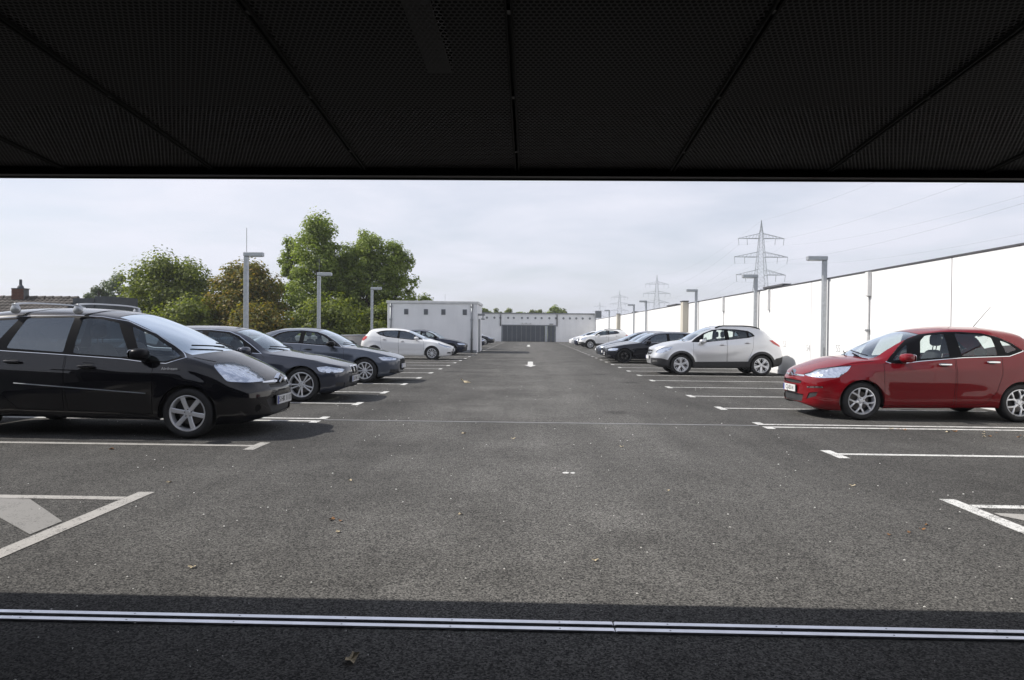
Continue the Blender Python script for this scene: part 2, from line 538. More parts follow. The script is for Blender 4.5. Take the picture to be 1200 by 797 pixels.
class MB:
    """collects boxes, prisms, tubes and lathes into one mesh"""
    def __init__(self):
        self.v, self.f = [], []

    def add(self, vs, fs):
        k = len(self.v)
        self.v += [tuple(q) for q in vs]
        self.f += [tuple(i + k for i in g) for g in fs]
        return self

    def box(self, x0, x1, y0, y1, z0, z1, bev=0.0):
        if bev <= 0:
            vs = [(x, y, z) for z in (z0, z1) for y in (y0, y1) for x in (x0, x1)]
            return self.add(vs, [(0, 2, 3, 1), (4, 5, 7, 6), (0, 1, 5, 4), (2, 6, 7, 3), (0, 4, 6, 2), (1, 3, 7, 5)])
        b = bev
        rings = []
        for (z, i) in ((z0, b), (z0 + b, 0), (z1 - b, 0), (z1, b)):
            rings.append([(x0 + i + b, y0 + i, z), (x1 - i - b, y0 + i, z), (x1 - i, y0 + i + b, z), (x1 - i, y1 - i - b, z),
                          (x1 - i - b, y1 - i, z), (x0 + i + b, y1 - i, z), (x0 + i, y1 - i - b, z), (x0 + i, y0 + i + b, z)])
        vs = sum(rings, [])
        fs = [tuple(range(7, -1, -1)), tuple(range(24, 32))]
        for r in range(3):
            for i in range(8):
                j = (i + 1) % 8
                fs.append((r * 8 + i, r * 8 + j, r * 8 + 8 + j, r * 8 + 8 + i))
        return self.add(vs, fs)

    def tube(self, pts, rad, n=8, cap=True):
        pts = [Vector(p) for p in pts]
        rr = rad if isinstance(rad, (list, tuple)) else [rad] * len(pts)
        vs, fs = [], []
        for i, p in enumerate(pts):
            d = (pts[min(i + 1, len(pts) - 1)] - pts[max(i - 1, 0)]).normalized()
            a = d.orthogonal().normalized() if i == 0 else (pa - d * pa.dot(d)).normalized()
            pa = a
            c = d.cross(a)
            for k in range(n):
                t = 2 * math.pi * k / n
                vs.append(p + (a * math.cos(t) + c * math.sin(t)) * rr[i])
        for i in range(len(pts) - 1):
            for k in range(n):
                j = (k + 1) % n
                fs.append((i * n + k, i * n + j, i * n + n + j, i * n + n + k))
        if cap:
            fs.append(tuple(range(n - 1, -1, -1)))
            fs.append(tuple(range((len(pts) - 1) * n, len(pts) * n)))
        return self.add(vs, fs)

    def prism(self, poly, axis, a, b):
        """extrude a 2-D polygon along an axis"""
        n = len(poly)
        def P(q, h):
            return {'x': (h, q[0], q[1]), 'y': (q[0], h, q[1]), 'z': (q[0], q[1], h)}[axis]
        vs = [P(q, a) for q in poly] + [P(q, b) for q in poly]
        fs = [tuple(range(n - 1, -1, -1)), tuple(range(n, 2 * n))]
        fs += [(i, (i + 1) % n, n + (i + 1) % n, n + i) for i in range(n)]
        return self.add(vs, fs)

    def lathe(self, prof, n=32, axis='y'):
        """prof: list of (radius, height along axis)"""
        vs, fs = [], []
        for (r, h) in prof:
            for k in range(n):
                t = 2 * math.pi * k / n
                c, s = r * math.cos(t), r * math.sin(t)
                vs.append((c, h, s) if axis == 'y' else (c, s, h))
        for i in range(len(prof) - 1):
            for k in range(n):
                j = (k + 1) % n
                fs.append((i * n + k, i * n + j, i * n + n + j, i * n + n + k))
        return self.add(vs, fs)

    def build(self, name, mat, parent=None, smooth=False, loc=None, fixn=True):
        o = mesh_obj(name, self.v, self.f, mat, parent, smooth, loc)
        if fixn:
            bm = bmesh.new()
            bm.from_mesh(o.data)
            bmesh.ops.recalc_face_normals(bm, faces=bm.faces)
            bm.to_mesh(o.data)
            bm.free()
        return o


def text_obj(name, txt, size, mat, parent=None, depth=0.001):
    cu = bpy.data.curves.new(name, 'FONT')
    cu.body = txt
    cu.size = size
    cu.align_x = 'CENTER'
    cu.align_y = 'CENTER'
    cu.extrude = depth
    tmp = bpy.data.objects.new('tmp', cu)
    COL.objects.link(tmp)
    dg = bpy.context.evaluated_depsgraph_get()
    me = bpy.data.meshes.new_from_object(tmp.evaluated_get(dg))
    bpy.data.objects.remove(tmp)
    me.materials.clear()
    me.materials.append(M[mat])
    o = bpy.data.objects.new(name, me)
    return link(o, parent)


# ------------------------------------------------------------------ the setting
SP = 2.395                      # stall pitch
Y0 = 8.10                       # a stall line
XL, XR = -3.08, 3.40            # stall-line ends beside the aisle
DECK_X0, DECK_X1, DECK_Y1 = -8.6, 8.5, 92.0

g = MB(); g.add([(-3000, -3000, -6), (3000, -3000, -6), (3000, 3000, -6), (-3000, 3000, -6)], [(0, 1, 2, 3)])
tag(g.build('ground', 'ground', fixn=False), 'flat green land below the raised parking deck', kind='structure')

deck = mesh_obj('parking_deck', [(DECK_X0 - 0.25, -7, 0), (DECK_X1 + 0.3, -7, 0), (DECK_X1 + 0.3, DECK_Y1 + 6, 0), (DECK_X0 - 0.25, DECK_Y1 + 6, 0)],
                [(0, 1, 2, 3)], 'asphalt')
tag(deck, 'grey gravelly asphalt parking deck on a roof', kind='structure')
b = MB(); b.box(DECK_X0 - 0.25, DECK_X1 + 0.3, -7, DECK_Y1 + 6, -5.99, -0.02)
b.build('deck_slab', 'concrete', deck)


def flat(name, polys, mat, z=0.004):
    vs, fs = [], []
    for p in polys:
        fs.append(tuple(range(len(vs), len(vs) + len(p))))
        vs += [(x, y, z) for x, y in p]
    return mesh_obj(name, vs, fs, mat, deck)


def rect(x0, x1, y0, y1):
    return [(x0, y0), (x1, y0), (x1, y1), (x0, y1)]


def stall_line(side, y, mat='line', far=8.2, bar=(-0.27, 0.25)):
    xe = XL if side < 0 else XR
    if side < 0:
        polys = [rect(xe - 0.12, xe, y + bar[0], y + bar[1]), rect(-far, xe - 0.12, y - 0.05, y + 0.05)]
    else:
        polys = [rect(xe, xe + 0.12, y + bar[0], y + bar[1]), rect(xe + 0.12, far, y - 0.05, y + 0.05)]
    flat('stall_line', polys, mat)


for side in (-1, 1):
    for k in range(0, 38):
        y = Y0 + SP * k
        if side < 0 and 43.2 < y < 48.2:
            continue
        if y > 90:
            break
        old = side < 0 and k < 1
        if k == 1:                                  # the pair of lines along the deck joint
            stall_line(side, y - 0.13, 'line', bar=(-0.20, 0.05))
            stall_line(side, y + 0.16, 'line', bar=(-0.05, 0.24))
        else:
            stall_line(side, y, 'line_old' if old else 'line')
# hatched zones beside the entrance
yl = 5.52
flat('zone_line', [rect(-8.5, XL - 0.135, yl - 0.05, yl + 0.055)], 'line_old')
flat('zone_border', [[(XL - 0.13, 2.2), (XL, 2.2), (XL, 5.75), (XL - 0.13, 5.75)]], 'line_old')
for i in range(5):
    x0 = XL - 0.165 - i * 1.25
    flat('hatch_bar', [[(x0, 4.52), (x0, 4.84), (x0 - 0.68, 5.46), (x0 - 1.0, 5.46), (x0 - 0.72, 5.08)]], 'line_worn')
yr = 5.70
flat('zone_line', [rect(XR + 0.135, 8.6, yr - 0.05, yr + 0.055)], 'line')
flat('zone_border', [[(XR, 2.2), (XR + 0.13, 2.2), (XR + 0.13, 5.94), (XR, 5.94)]], 'line')
for i in range(5):
    x0 = XR + 0.165 + i * 1.25
    flat('hatch_bar', [[(x0, 5.42), (x0, 5.50), (x0 + 0.36, 5.46), (x0 + 1.0, 4.7), (x0 + 0.7, 4.55), (x0 + 0.3, 4.95)]], 'line_old')
# aisle arrows pointing to the entrance
for (cx, y0, y1) in ((0.03, 27.2, 31.6), (-0.12, 62.0, 70.5), ):
    w = 0.24
    h = (y1 - y0)
    flat('painted_arrow', [[(cx, y0 - 0.25), (cx + w, y0 + 0.28 * h), (cx + 0.11, y0 + 0.28 * h), (cx + 0.11, y1),
                            (cx - 0.11, y1), (cx - 0.11, y0 + 0.28 * h), (cx - w, y0 + 0.28 * h)]], 'line')
# narrow deck joint across the aisle
jy = Y0 + SP + 0.015
b = MB(); b.box(XL + 0.02, XR - 0.02, jy - 0.012, jy + 0.012, -0.01, 0.006)
b.build('joint_strip', 'sign_grey', deck)
# paint spatter in the aisle
def blob(cx, cy, sx, sy, n=14, seed=1):
    rnd = random.Random(seed)
    return [(cx + sx * math.cos(2 * math.pi * i / n) * rnd.uniform(.7, 1.15), cy + sy * math.sin(2 * math.pi * i / n) * rnd.uniform(.6, 1.2)) for i in range(n)]
flat('paint_spot', [blob(0.36, 6.80, 0.035, 0.045, seed=3), blob(0.425, 6.80, 0.028, 0.035, seed=4)], 'line')

flat('tar_seam', [[(-8.2, 8.27), (-4.05, 8.27), (-4.0, 8.30), (-4.05, 8.345), (-8.2, 8.35)]], 'rubber_seal')

# metal expansion joint on the deck under the canopy edge
jt = empty('expansion_joint', (0, 3.245, 0))
tag(jt, 'twin aluminium rails with dark slot set across the asphalt', 'floor joint')
rnd = random.Random(5)
xs = [-8.6]
while xs[-1] < 8.5:
    xs.append(min(8.5, xs[-1] + 3.0))
for (ya, yb, z) in ((-0.054, -0.016, 0.010), (0.016, 0.054, 0.010)):
    for i in range(len(xs) - 1):
        m = MB(); m.box(xs[i] + 0.002, xs[i + 1] - 0.002, ya, yb, -0.02, z, 0.003)
        o = m.build('rail', 'alu', jt)
        o.rotation_euler = (R_(rnd.uniform(-.25, .25)), 0, 0)
        for k in range(6):
            sx_ = xs[i] + 0.25 + 0.5 * k
            s = MB(); s.lathe([(0.0, z + 0.0012), (0.004, z + 0.0012), (0.0045, z + 0.0003)], 10, 'z')
            s.build('screw', 'galv', o, loc=(sx_, (ya + yb) / 2, 0))
m = MB(); m.box(-8.6, 8.5, -0.016, 0.016, -0.02, -0.004 + 0.006)
m.build('seal', 'rubber_seal', jt)

# ---- entrance canopy (the camera stands below it)
CY1, CZ1 = 3.74, 2.185             # front edge
CY0 = -6.0
SL = -0.089                        # soffit falls towards the deck
def soff(y):
    return CZ1 + (y - CY1) * SL
cano = empty('entrance_canopy', (0, CY1, 0))
tag(cano, 'black canopy with perforated metal soffit panels over the entrance', 'canopy')
PW = 0.80
pv_ang = math.atan(SL)
plen = (CY1 - 0.06 - CY0) / math.cos(pv_ang)
for i in range(-11, 11):
    x0 = -0.075 + i * PW
    j = 0.012
    for (xa, xb) in ((x0 + j, x0 + PW - j),):
        o = mesh_obj('soffit_panel', [(0, -plen, 0), (xb - xa, -plen, 0), (xb - xa, 0, 0), (0, 0, 0)], [(0, 3, 2, 1)], 'perf', cano)
        o.location = (xa, -0.06, soff(CY1 - 0.06) + 0.012)
        o.rotation_euler = (pv_ang, 0, 0)
        for xx in (-0.003, xb - xa + 0.003):
            m = MB(); m.box(xx - 0.0035, xx + 0.0035, -plen, 0, -0.012, 0.03)
            m.build('panel_rim', 'soffit', o)
    nb = 10
    for k in range(nb):                                # clips bridging the slot between panels
        yy = -0.35 - k * 0.62
        m = MB(); m.box(x0 - j, x0 + j, yy, yy + 0.03, 0.0, 0.02)
        o2 = m.build('clip', 'black_steel', cano)
        o2.location = (0, 0, soff(CY1 + yy) + 0.002)
# fascia and roof above
m = MB(); m.box(-9.2, 9.3, -0.06, 0.0, CZ1 - 0.022, CZ1 + 0.42)
m.build('fascia', 'black_steel', cano)
m = MB(); m.box(-9.2, 9.3, 0.001, 0.012, CZ1 - 0.030, CZ1 - 0.004)
m.build('drip_edge', 'black_steel', cano)
m = MB()
m.add([(-9.2, CY0 - CY1, soff(CY0) + 0.34), (9.3, CY0 - CY1, soff(CY0) + 0.34), (9.3, -0.062, soff(CY1) + 0.34), (-9.2, -0.062, soff(CY1) + 0.34)], [(0, 1, 2, 3)])
m.add([(-9.2, CY0 - CY1, soff(CY0) + 0.6), (9.3, CY0 - CY1, soff(CY0) + 0.6), (9.3, -0.062, soff(CY1) + 0.6), (-9.2, -0.062, soff(CY1) + 0.6)], [(0, 1, 2, 3)])
m.build('roof_sheet', 'soffit', cano, fixn=False)
for (xa, xb, ya, yb) in ((-0.66, -0.50, 0.2, 2.5), (0.92, 1.10, 0.1, 2.2), (-2.35, -2.15, 0.6, 2.3), (-0.44, -0.34, 1.9, 3.0)):
    m = MB(); m.box(xa, xb, ya - CY1, yb - CY1, soff((ya + yb) / 2) + 0.15, soff((ya + yb) / 2) + 0.24)
    m.build('duct', 'duct', cano)
# walls of the entrance hall behind and beside the camera
hall = MB()
hall.box(-8.85, -8.61, -6, 3.6, 0, 3.4); hall.box(8.51, 8.8, -6, 3.6, 0, 3.4); hall.box(-8.85, 8.8, -6.4, -6.05, 0, 3.6)
tag(hall.build('entrance_hall_wall', 'dark_wall'), 'dark walls of the covered entrance behind the canopy', 'wall')

# ---- white wall on the right
ww = empty('boundary_wall', (8.5, 50, 0))
tag(ww, 'tall bright white panel wall with dark coping along the deck', 'wall')
WT = 2.935
joints = [3.9, 7.45, 11.0, 14.54, 18.09, 21.66, 25.14, 28.5, 31.42, 35.12, 38.45]
while joints[-1] < 87:
    joints.append(joints[-1] + 3.55)
joints = [q for q in joints if q < 90.0] + [92.0]
for i in range(len(joints) - 1):
    ya, yb = joints[i] + 0.014, joints[i + 1] - 0.014
    m = MB(); m.box(0, 0.22, ya - 50, yb - 50, 0.0, WT, 0.006)
    m.build('panel', 'white_wall', ww)
    m = MB(); m.box(-0.02, 0.26, joints[i] - 50 + 0.003, joints[i + 1] - 50 - 0.003, WT + 0.002, WT + 0.036)
    m.build('coping', 'coping', ww)
m = MB(); m.box(0.025, 0.20, 3.9 - 50, 42, 0.0, WT - 0.01)
m.build('joint_backing', 'dark_joint', ww)
m = MB(); m.box(-0.015, -0.001, 3.9 - 50, 42, 0.0, 0.14)
m.build('base_flashing', 'palepipe', ww)
for (y, w, tall) in ((38.6, 0.60, 0.10), (67.3, 0.70, 0.12)):
    m = MB(); m.box(-0.30, -0.005, y - 50 - w / 2, y - 50 + w / 2, 0, WT + tall, 0.01)
    o = m.build('pillar', 'beige', ww)
    m = MB(); m.box(-0.33, 0.02, y - 50 - w / 2 - 0.03, y - 50 + w / 2 + 0.03, WT + tall + 0.002, WT + tall + 0.05)
    m.build('pillar_cap', 'coping', o)
for (y0, y1) in ((24.0, 26.0), (41.4, 44.2), (57.4, 59.2)):
    m = MB(); m.box(-0.05, 0.24, y0 - 50, y1 - 50, WT + 0.046, WT + 0.11)
    m.build('raised_coping', 'coping', ww)
# pipes on that wall
def downpipe(y, x, ztop, zbot, big, label, mat='palepipe', neck=0.6):
    e = empty('downpipe', (x, y, 0))
    tag(e, label, 'downpipe', 'downpipes on the white wall')
    m = MB(); m.box(-big, -0.003, -big * .8, big * .8, ztop - neck, ztop, 0.008)
    m.build('hopper', mat, e)
    m = MB(); m.tube([(-big * .5, 0, zbot), (-big * .5, 0, ztop - neck - 0.001)], 0.032, 10)
    p = m.build('pipe', mat, e, smooth=True)
    for z in (zbot + 0.5, (zbot + ztop - neck) / 2 + 0.2):
        m = MB(); m.box(-big * .5 - 0.045, 0.0, -0.05, 0.05, z, z + 0.05)
        m.build('bracket', 'pipe', p)
    return e
downpipe(17.97, 8.5, WT - 0.01, 0.16, 0.10, 'pale downpipe with long hopper on the white wall beside the red hatchback')
downpipe(31.3, 8.5, WT - 0.01, 0.16, 0.10, 'pale downpipe with long hopper on the white wall behind the silver crossover')
m = MB(); m.box(-0.09, -0.003, -0.07, 0.07, WT - 0.75, WT - 0.01, 0.008)
tag(m.build('overflow_spout', 'palepipe', loc=(8.5, 25.4, 0)), 'short pale overflow box high on the white wall by the lamp post', 'spout')
# stencilled bay marks on the wall
for (y, z, s) in ((23.85, 1.0, '53'), (21.85, 0.92, '54'), (19.75, 0.96, '55')):
    o = text_obj('bay_number', s, 0.30, 'sign_grey')
    o.location = (8.494, y, z)
    o.rotation_euler = (math.pi / 2, 0, -math.pi / 2)
    tag(o, {'53': 'grey stencilled bay number above the car shadow on the white wall', '54': 'grey stencilled bay number beside the wall joint by the lamp post',
            '55': 'grey stencilled bay number right behind the red car bonnet'}[s], 'number', 'bay numbers on the wall')

# ---- low parapet on the left
pw = empty('parapet_wall', (-8.5, 50, 0))
tag(pw, 'low pale concrete parapet along the tree side of the deck', 'parapet')
y = 3.9
while y < 91:
    m = MB(); m.box(-0.2, 0, y - 50 + 0.01, y + 4.8 - 50 - 0.01, 0, 1.05, 0.01)
    m.build('panel', 'concrete', pw)
    m = MB(); m.box(-0.24, 0.04, y - 50 + 0.004, y + 4.8 - 50 - 0.004, 1.052, 1.11)
    m.build('coping', 'galv', pw)
    y += 4.8

# ---- small stair building on the left
sb = empty('stair_building', (-6.0, 45.6, 0))
tag(sb, 'white flat-roofed box building with four small vents beside parked cars', 'building')
x0, x1, y0, y1, h = -2.80, 2.75, -2.1, 2.1, 3.0
m = MB(); m.box(x0, x1, y0, y1, 0, h, 0.015)
m.build('wall', 'white_render', sb)
m = MB(); m.box(x0 - 0.06, x1 + 0.06, y0 - 0.06, y1 + 0.06, h + 0.002, h + 0.16, 0.01)
r = m.build('roof', 'palepipe', sb)
m = MB(); m.box(-0.9, -0.3, -0.5, 0.3, h + 0.161, h + 0.26, 0.02)
m.build('roof_hatch', 'pipe', r)
m = MB(); m.tube([(0.5, 0, h + 0.16), (0.5, 0, h + 0.7)], 0.008, 6)
m.build('lightning_rod', 'pipe', r)
for vx in (-1.64, -0.42, 0.66, 1.98):
    m = MB(); m.box(vx - 0.13, vx + 0.13, y0 - 0.03, y0 - 0.002, 2.32, 2.66)
    f = m.build('vent_frame', 'gateframe', sb)
    for k in range(4):
        m = MB(); m.box(vx - 0.10, vx + 0.10, y0 - 0.045, y0 - 0.031, 2.345 + k * 0.078, 2.345 + k * 0.078 + 0.045)
        m.build('slat', 'darkwin', f)
for px_ in (-2.58, 2.42):
    m = MB(); m.tube([(px_, y0 - 0.07, 0.02), (px_, y0 - 0.07, h - 0.02)], 0.062, 10)
    p = m.build('downpipe', 'pipe', sb, smooth=True)
    for z in (0.8, 2.0, 2.8):
        m = MB(); m.box(px_ - 0.085, px_ + 0.085, y0 - 0.14, y0 - 0.001, z, z + 0.05)
        m.build('bracket', 'pipe', p)
m = MB(); m.box(x0 + 0.03, x1 - 0.03, y0 - 0.02, y0 - 0.001, 0.005, 0.16)
m.build('plinth', 'pipe', sb)
m = MB(); m.box(x1 + 0.001, x1 + 0.05, -1.0, 0.0, 0.02, 2.1)
d = m.build('door', 'gateframe', sb)
m = MB(); m.tube([(x1 + 0.055, -0.15, 0.98), (x1 + 0.10, -0.15, 0.98), (x1 + 0.10, -0.30, 0.98)], 0.012, 6)
m.build('handle', 'chrome', d)
m = MB(); m.box(x1 + 0.001, x1 + 0.42, -1.7, -1.2, 2.30, 2.42, 0.01); m.box(x1 + 0.2, x1 + 0.42, -1.7, -1.2, 2.05, 2.12, 0.01); m.box(x1 + 0.28, x1 + 0.33, -1.47, -1.42, 2.12, 2.30)
m.build('wall_lamp', 'pipe', sb)

# ---- gate building across the far end
gb = empty('gate_building', (0, 92.0, 0))
gb.scale = (.92, 1, .96)
tag(gb, 'long low white building closing the deck with a grey sliding gate', 'building')
GX0, GX1 = -3.86, 3.46
for (xa, xb, za, zb) in ((-16, -4.05, 0, 3.75), (3.65, 9.3, 0, 3.75), (-4.05, 3.65, 2.28, 3.75)):
    m = MB(); m.box(xa + 0.004, xb - 0.004, 0, 4.0, za, zb)
    m.build('wall', 'white_render', gb)
m = MB(); m.box(-16.1, 9.35, -0.12, 4.1, 3.752, 3.90)
m.build('roof', 'pipe', gb)
for vx in [-6.1, -5.05, -4.2, -3.1, -2.3, -1.15, -0.33, 0.75, 1.62, 2.7, 3.62, 4.7, 5.6, 6.5, 7.4, 8.4]:
    m = MB(); m.lathe([(0.15, -0.004), (0.15, -0.05), (0.10, -0.05), (0.10, -0.01), (0.0, -0.01)], 14)
    o = m.build('round_vent', 'pipe', gb, loc=(vx, 0, 3.20))
for vx in (-4.18, 3.80):
    m = MB(); m.tube([(vx, -0.09, 2.1), (vx, -0.09, 3.74)], 0.075, 8)
    m.build('downpipe', 'darkwin', gb, smooth=True)
m = MB(); m.box(-4.05, -3.87, -0.02, 0.3, 0, 2.279); m.box(3.47, 3.65, -0.02, 0.3, 0, 2.279); m.box(-3.868, 3.468, -0.02, 0.3, 2.16, 2.279)
m.build('gate_frame', 'gateframe', gb)
n = 9
w = (2.10 - (-3.86)) / n
for i in range(n):
    xa = -3.86 + i * w
    m = MB(); m.box(xa + 0.03, xa + w - 0.03, 0.06, 0.12, 0.03, 2.15)
    o = m.build('gate_panel', 'gate', gb)
    for k in range(7):
        m = MB(); m.box(xa + 0.035 + k * (w - 0.07) / 7 + 0.005, xa + 0.035 + (k + 1) * (w - 0.07) / 7 - 0.03, 0.045, 0.059, 0.06, 2.1)
        m.build('rib', 'gate', o)
    m = MB(); m.box(xa - 0.028, xa + 0.028, 0.05, 0.13, 0.02, 2.155)
    m.build('gate_stile', 'gateframe', gb)
m = MB(); m.box(2.11, 2.46, 0.0, 0.14, 0.02, 2.155)
m.build('gate_post', 'galv', gb)
for xa in (2.5, 2.99):
    m = MB(); m.box(xa, xa + 0.45, 0.06, 0.12, 0.03, 2.15)
    m.build('door_leaf', 'gate', gb)
for xa in (-1.2, -0.65, -0.05):
    m = MB(); m.box(xa, xa + 0.22, -0.25, -0.002, 2.42, 2.56, 0.02)
    m.build('floodlight', 'lens_white', gb)
m = MB(); m.box(2.7, 3.3, -0.2, -0.002, 2.36, 2.46, 0.02)
m.build('door_lamp', 'pipe', gb)
m = MB(); m.box(-0.45, 0.35, -0.35, 0.4, 3.05, 3.95, 0.02)
tag(m.build('equipment_cabinet', 'pipe', loc=(8.75, 91.0, 0.1)), 'dark grey cabinet on the wall corner by the gate building', 'cabinet')


# ---- lamp posts
def lamp_post(x, y, head, h, label, group, rod):
    e = empty('lamp_post', (x, y, 0))
    tag(e, label, 'lamp post', group)
    m = MB(); m.box(-0.06, 0.06, -0.06, 0.06, 0.02, h - 0.12, 0.012)
    p = m.build('pole', 'galv', e)
    m = MB(); m.box(-0.16, 0.16, -0.16, 0.16, 0.0, 0.019)
    m.build('base_plate', 'galv', e)
    for (bx, by) in ((-.12, -.12), (.12, -.12), (-.12, .12), (.12, .12)):
        m = MB(); m.lathe([(0.0, 0.05), (0.014, 0.05), (0.014, 0.0195)], 6, 'z')
        m.build('bolt', 'pipe', p, loc=(bx, by, 0))
    m = MB(); m.box(-0.02, 0.02, -0.004, 0.0, 0, 0.28)
    m.build('hatch', 'pipe', p, loc=(0.0, -0.061, 0.7))
    xa, xb = (-0.065, 0.50) if head > 0 else (-0.50, 0.065)
    m = MB(); m.box(xa, xb, -0.085, 0.085, h - 0.118, h, 0.012)
    hd = m.build('lamp_head', 'galv', e)
    lx = (0.1, 0.46) if head > 0 else (-0.46, -0.1)
    m = MB(); m.box(lx[0], lx[1], -0.065, 0.065, h - 0.130, h - 0.119)
    m.build('lens', 'lens_white', hd)
    if rod:
        m = MB(); m.tube([(-0.02 * head, 0.07, h - 0.3), (-0.02 * head, 0.07, h + rod)], 0.009, 6)
        m.build('lightning_rod', 'pipe', e)
    return e

GL, GR = 'lamp posts along the tree side', 'lamp posts along the white wall'
lamp_post(-8.26, 20.4, 1, 3.57, 'grey lamp post with thin rod behind the dark grey estate car', GL, 0.72)
lamp_post(-8.26, 27.5, 1, 3.57, 'grey lamp post in front of trees behind the grey saloon', GL, 0.55)
lamp_post(-8.26, 36.8, 1, 3.57, 'grey lamp post before the white box building beside the white hatchback', GL, 0.3)
lamp_post(8.38, 20.45, -1, 3.58, 'grey lamp post against the white wall beside the red hatchback', GR, 0)
lamp_post(8.38, 26.6, -1, 3.54, 'grey lamp post against the white wall right behind the silver crossover', GR, 0)
lamp_post(8.38, 36.05, -1, 3.56, 'grey lamp post beside the beige pillar of the white wall', GR, 0)
lamp_post(8.38, 51.5, -1, 3.66, 'grey lamp post past the beige pillar, first of the distant pair', GR, 0)
lamp_post(8.38, 57.5, -1, 3.62, 'grey lamp post past the beige pillar, second of the distant pair', GR, 0)
lamp_post(8.38, 75.4, -1, 3.70, 'grey lamp post near the far corner of the white wall', GR, 0)

# ------------------------------------------------------------------ cars


def pchip(pts):
    xs = np.array([p[0] for p in pts], float); ys = np.array([p[1] for p in pts], float)
    h = np.diff(xs); d = np.diff(ys) / h
    m = np.zeros(len(xs))
    m[0], m[-1] = d[0], d[-1]
    for i in range(1, len(xs) - 1):
        if d[i - 1] * d[i] > 0:
            w1, w2 = 2 * h[i] + h[i - 1], h[i] + 2 * h[i - 1]
            m[i] = (w1 + w2) / (w1 / d[i - 1] + w2 / d[i])
    def f(x):
        x = min(max(x, xs[0]), xs[-1])
        i = int(min(max(np.searchsorted(xs, x) - 1, 0), len(h) - 1))
        t = (x - xs[i]) / h[i]
        return float((2 * t**3 - 3 * t**2 + 1) * ys[i] + (t**3 - 2 * t**2 + t) * h[i] * m[i] + (-2 * t**3 + 3 * t**2) * ys[i + 1] + (t**3 - t**2) * h[i] * m[i + 1])
    return f


def sstep(a, b, x):
    t = min(max((x - a) / (b - a), 0), 1)
    return t * t * (3 - 2 * t)


def catmull(pts, per=24):
    P = [(pts[1][0], -pts[1][1])] + list(pts) + [(pts[-2][0], -pts[-2][1])]
    out = []
    for i in range(1, len(P) - 2):
        p0, p1, p2, p3 = [np.array(q, float) for q in P[i - 1:i + 3]]
        t = [0.0]
        for a, c in ((p0, p1), (p1, p2), (p2, p3)):
            t.append(t[-1] + max(np.linalg.norm(c - a), 1e-6) ** 0.5)
        for k in range(per):
            u = t[1] + (t[2] - t[1]) * k / per
            A1 = (t[1] - u) / (t[1] - t[0]) * p0 + (u - t[0]) / (t[1] - t[0]) * p1
            A2 = (t[2] - u) / (t[2] - t[1]) * p1 + (u - t[1]) / (t[2] - t[1]) * p2
            A3 = (t[3] - u) / (t[3] - t[2]) * p2 + (u - t[2]) / (t[3] - t[2]) * p3
            B1 = (t[2] - u) / (t[2] - t[0]) * A1 + (u - t[0]) / (t[2] - t[0]) * A2
            B2 = (t[3] - u) / (t[3] - t[1]) * A2 + (u - t[1]) / (t[3] - t[1]) * A3
            out.append((t[2] - u) / (t[2] - t[1]) * B1 + (u - t[1]) / (t[2] - t[1]) * B2)
    out.append(np.array(pts[-1], float))
    return out


def round_poly(poly, r, n=3):
    out = []
    k = len(poly)
    for i in range(k):
        p, a, c = Vector(poly[i]), Vector(poly[i - 1]), Vector(poly[(i + 1) % k])
        da, dc = (a - p), (c - p)
        rr = min(r, da.length * .45, dc.length * .45)
        s, e = p + da.normalized() * rr, p + dc.normalized() * rr
        for j in range(n + 1):
            t = j / n
            q = s * (1 - t) ** 2 + p * 2 * t * (1 - t) + e * t * t
            out.append((q.x, q.y))
    return out


def offset_poly(poly, d):
    """move polygon edges outwards (d>0) or inwards (d<0)"""
    k = len(poly)
    area = sum(poly[i][0] * poly[(i + 1) % k][1] - poly[(i + 1) % k][0] * poly[i][1] for i in range(k))
    sg = 1 if area > 0 else -1
    out = []
    for i in range(k):
        p = Vector(poly[i]); a = Vector(poly[i - 1]); c = Vector(poly[(i + 1) % k])
        e1 = (p - a).normalized(); e2 = (c - p).normalized()
        n1 = Vector((e1.y, -e1.x)) * sg; n2 = Vector((e2.y, -e2.x)) * sg
        nn = (n1 + n2)
        if nn.length < 1e-6:
            nn = n1
        nn.normalize()
        k2 = d / max(0.35, nn.dot(n1))
        out.append((p.x + nn.x * k2, p.y + nn.y * k2))
    return out


def in_poly(poly, x, y):
    c = False
    k = len(poly)
    for i in range(k):
        x1, y1 = poly[i]; x2, y2 = poly[i - 1]
        if (y1 > y) != (y2 > y) and x < (x2 - x1) * (y - y1) / (y2 - y1) + x1:
            c = not c
    return c


BODY, SCREEN, REARGLASS, UNDER, GAP, DLO, HOODT = 0, 1, 2, 3, 4, 5, 6
ROOFT = 7


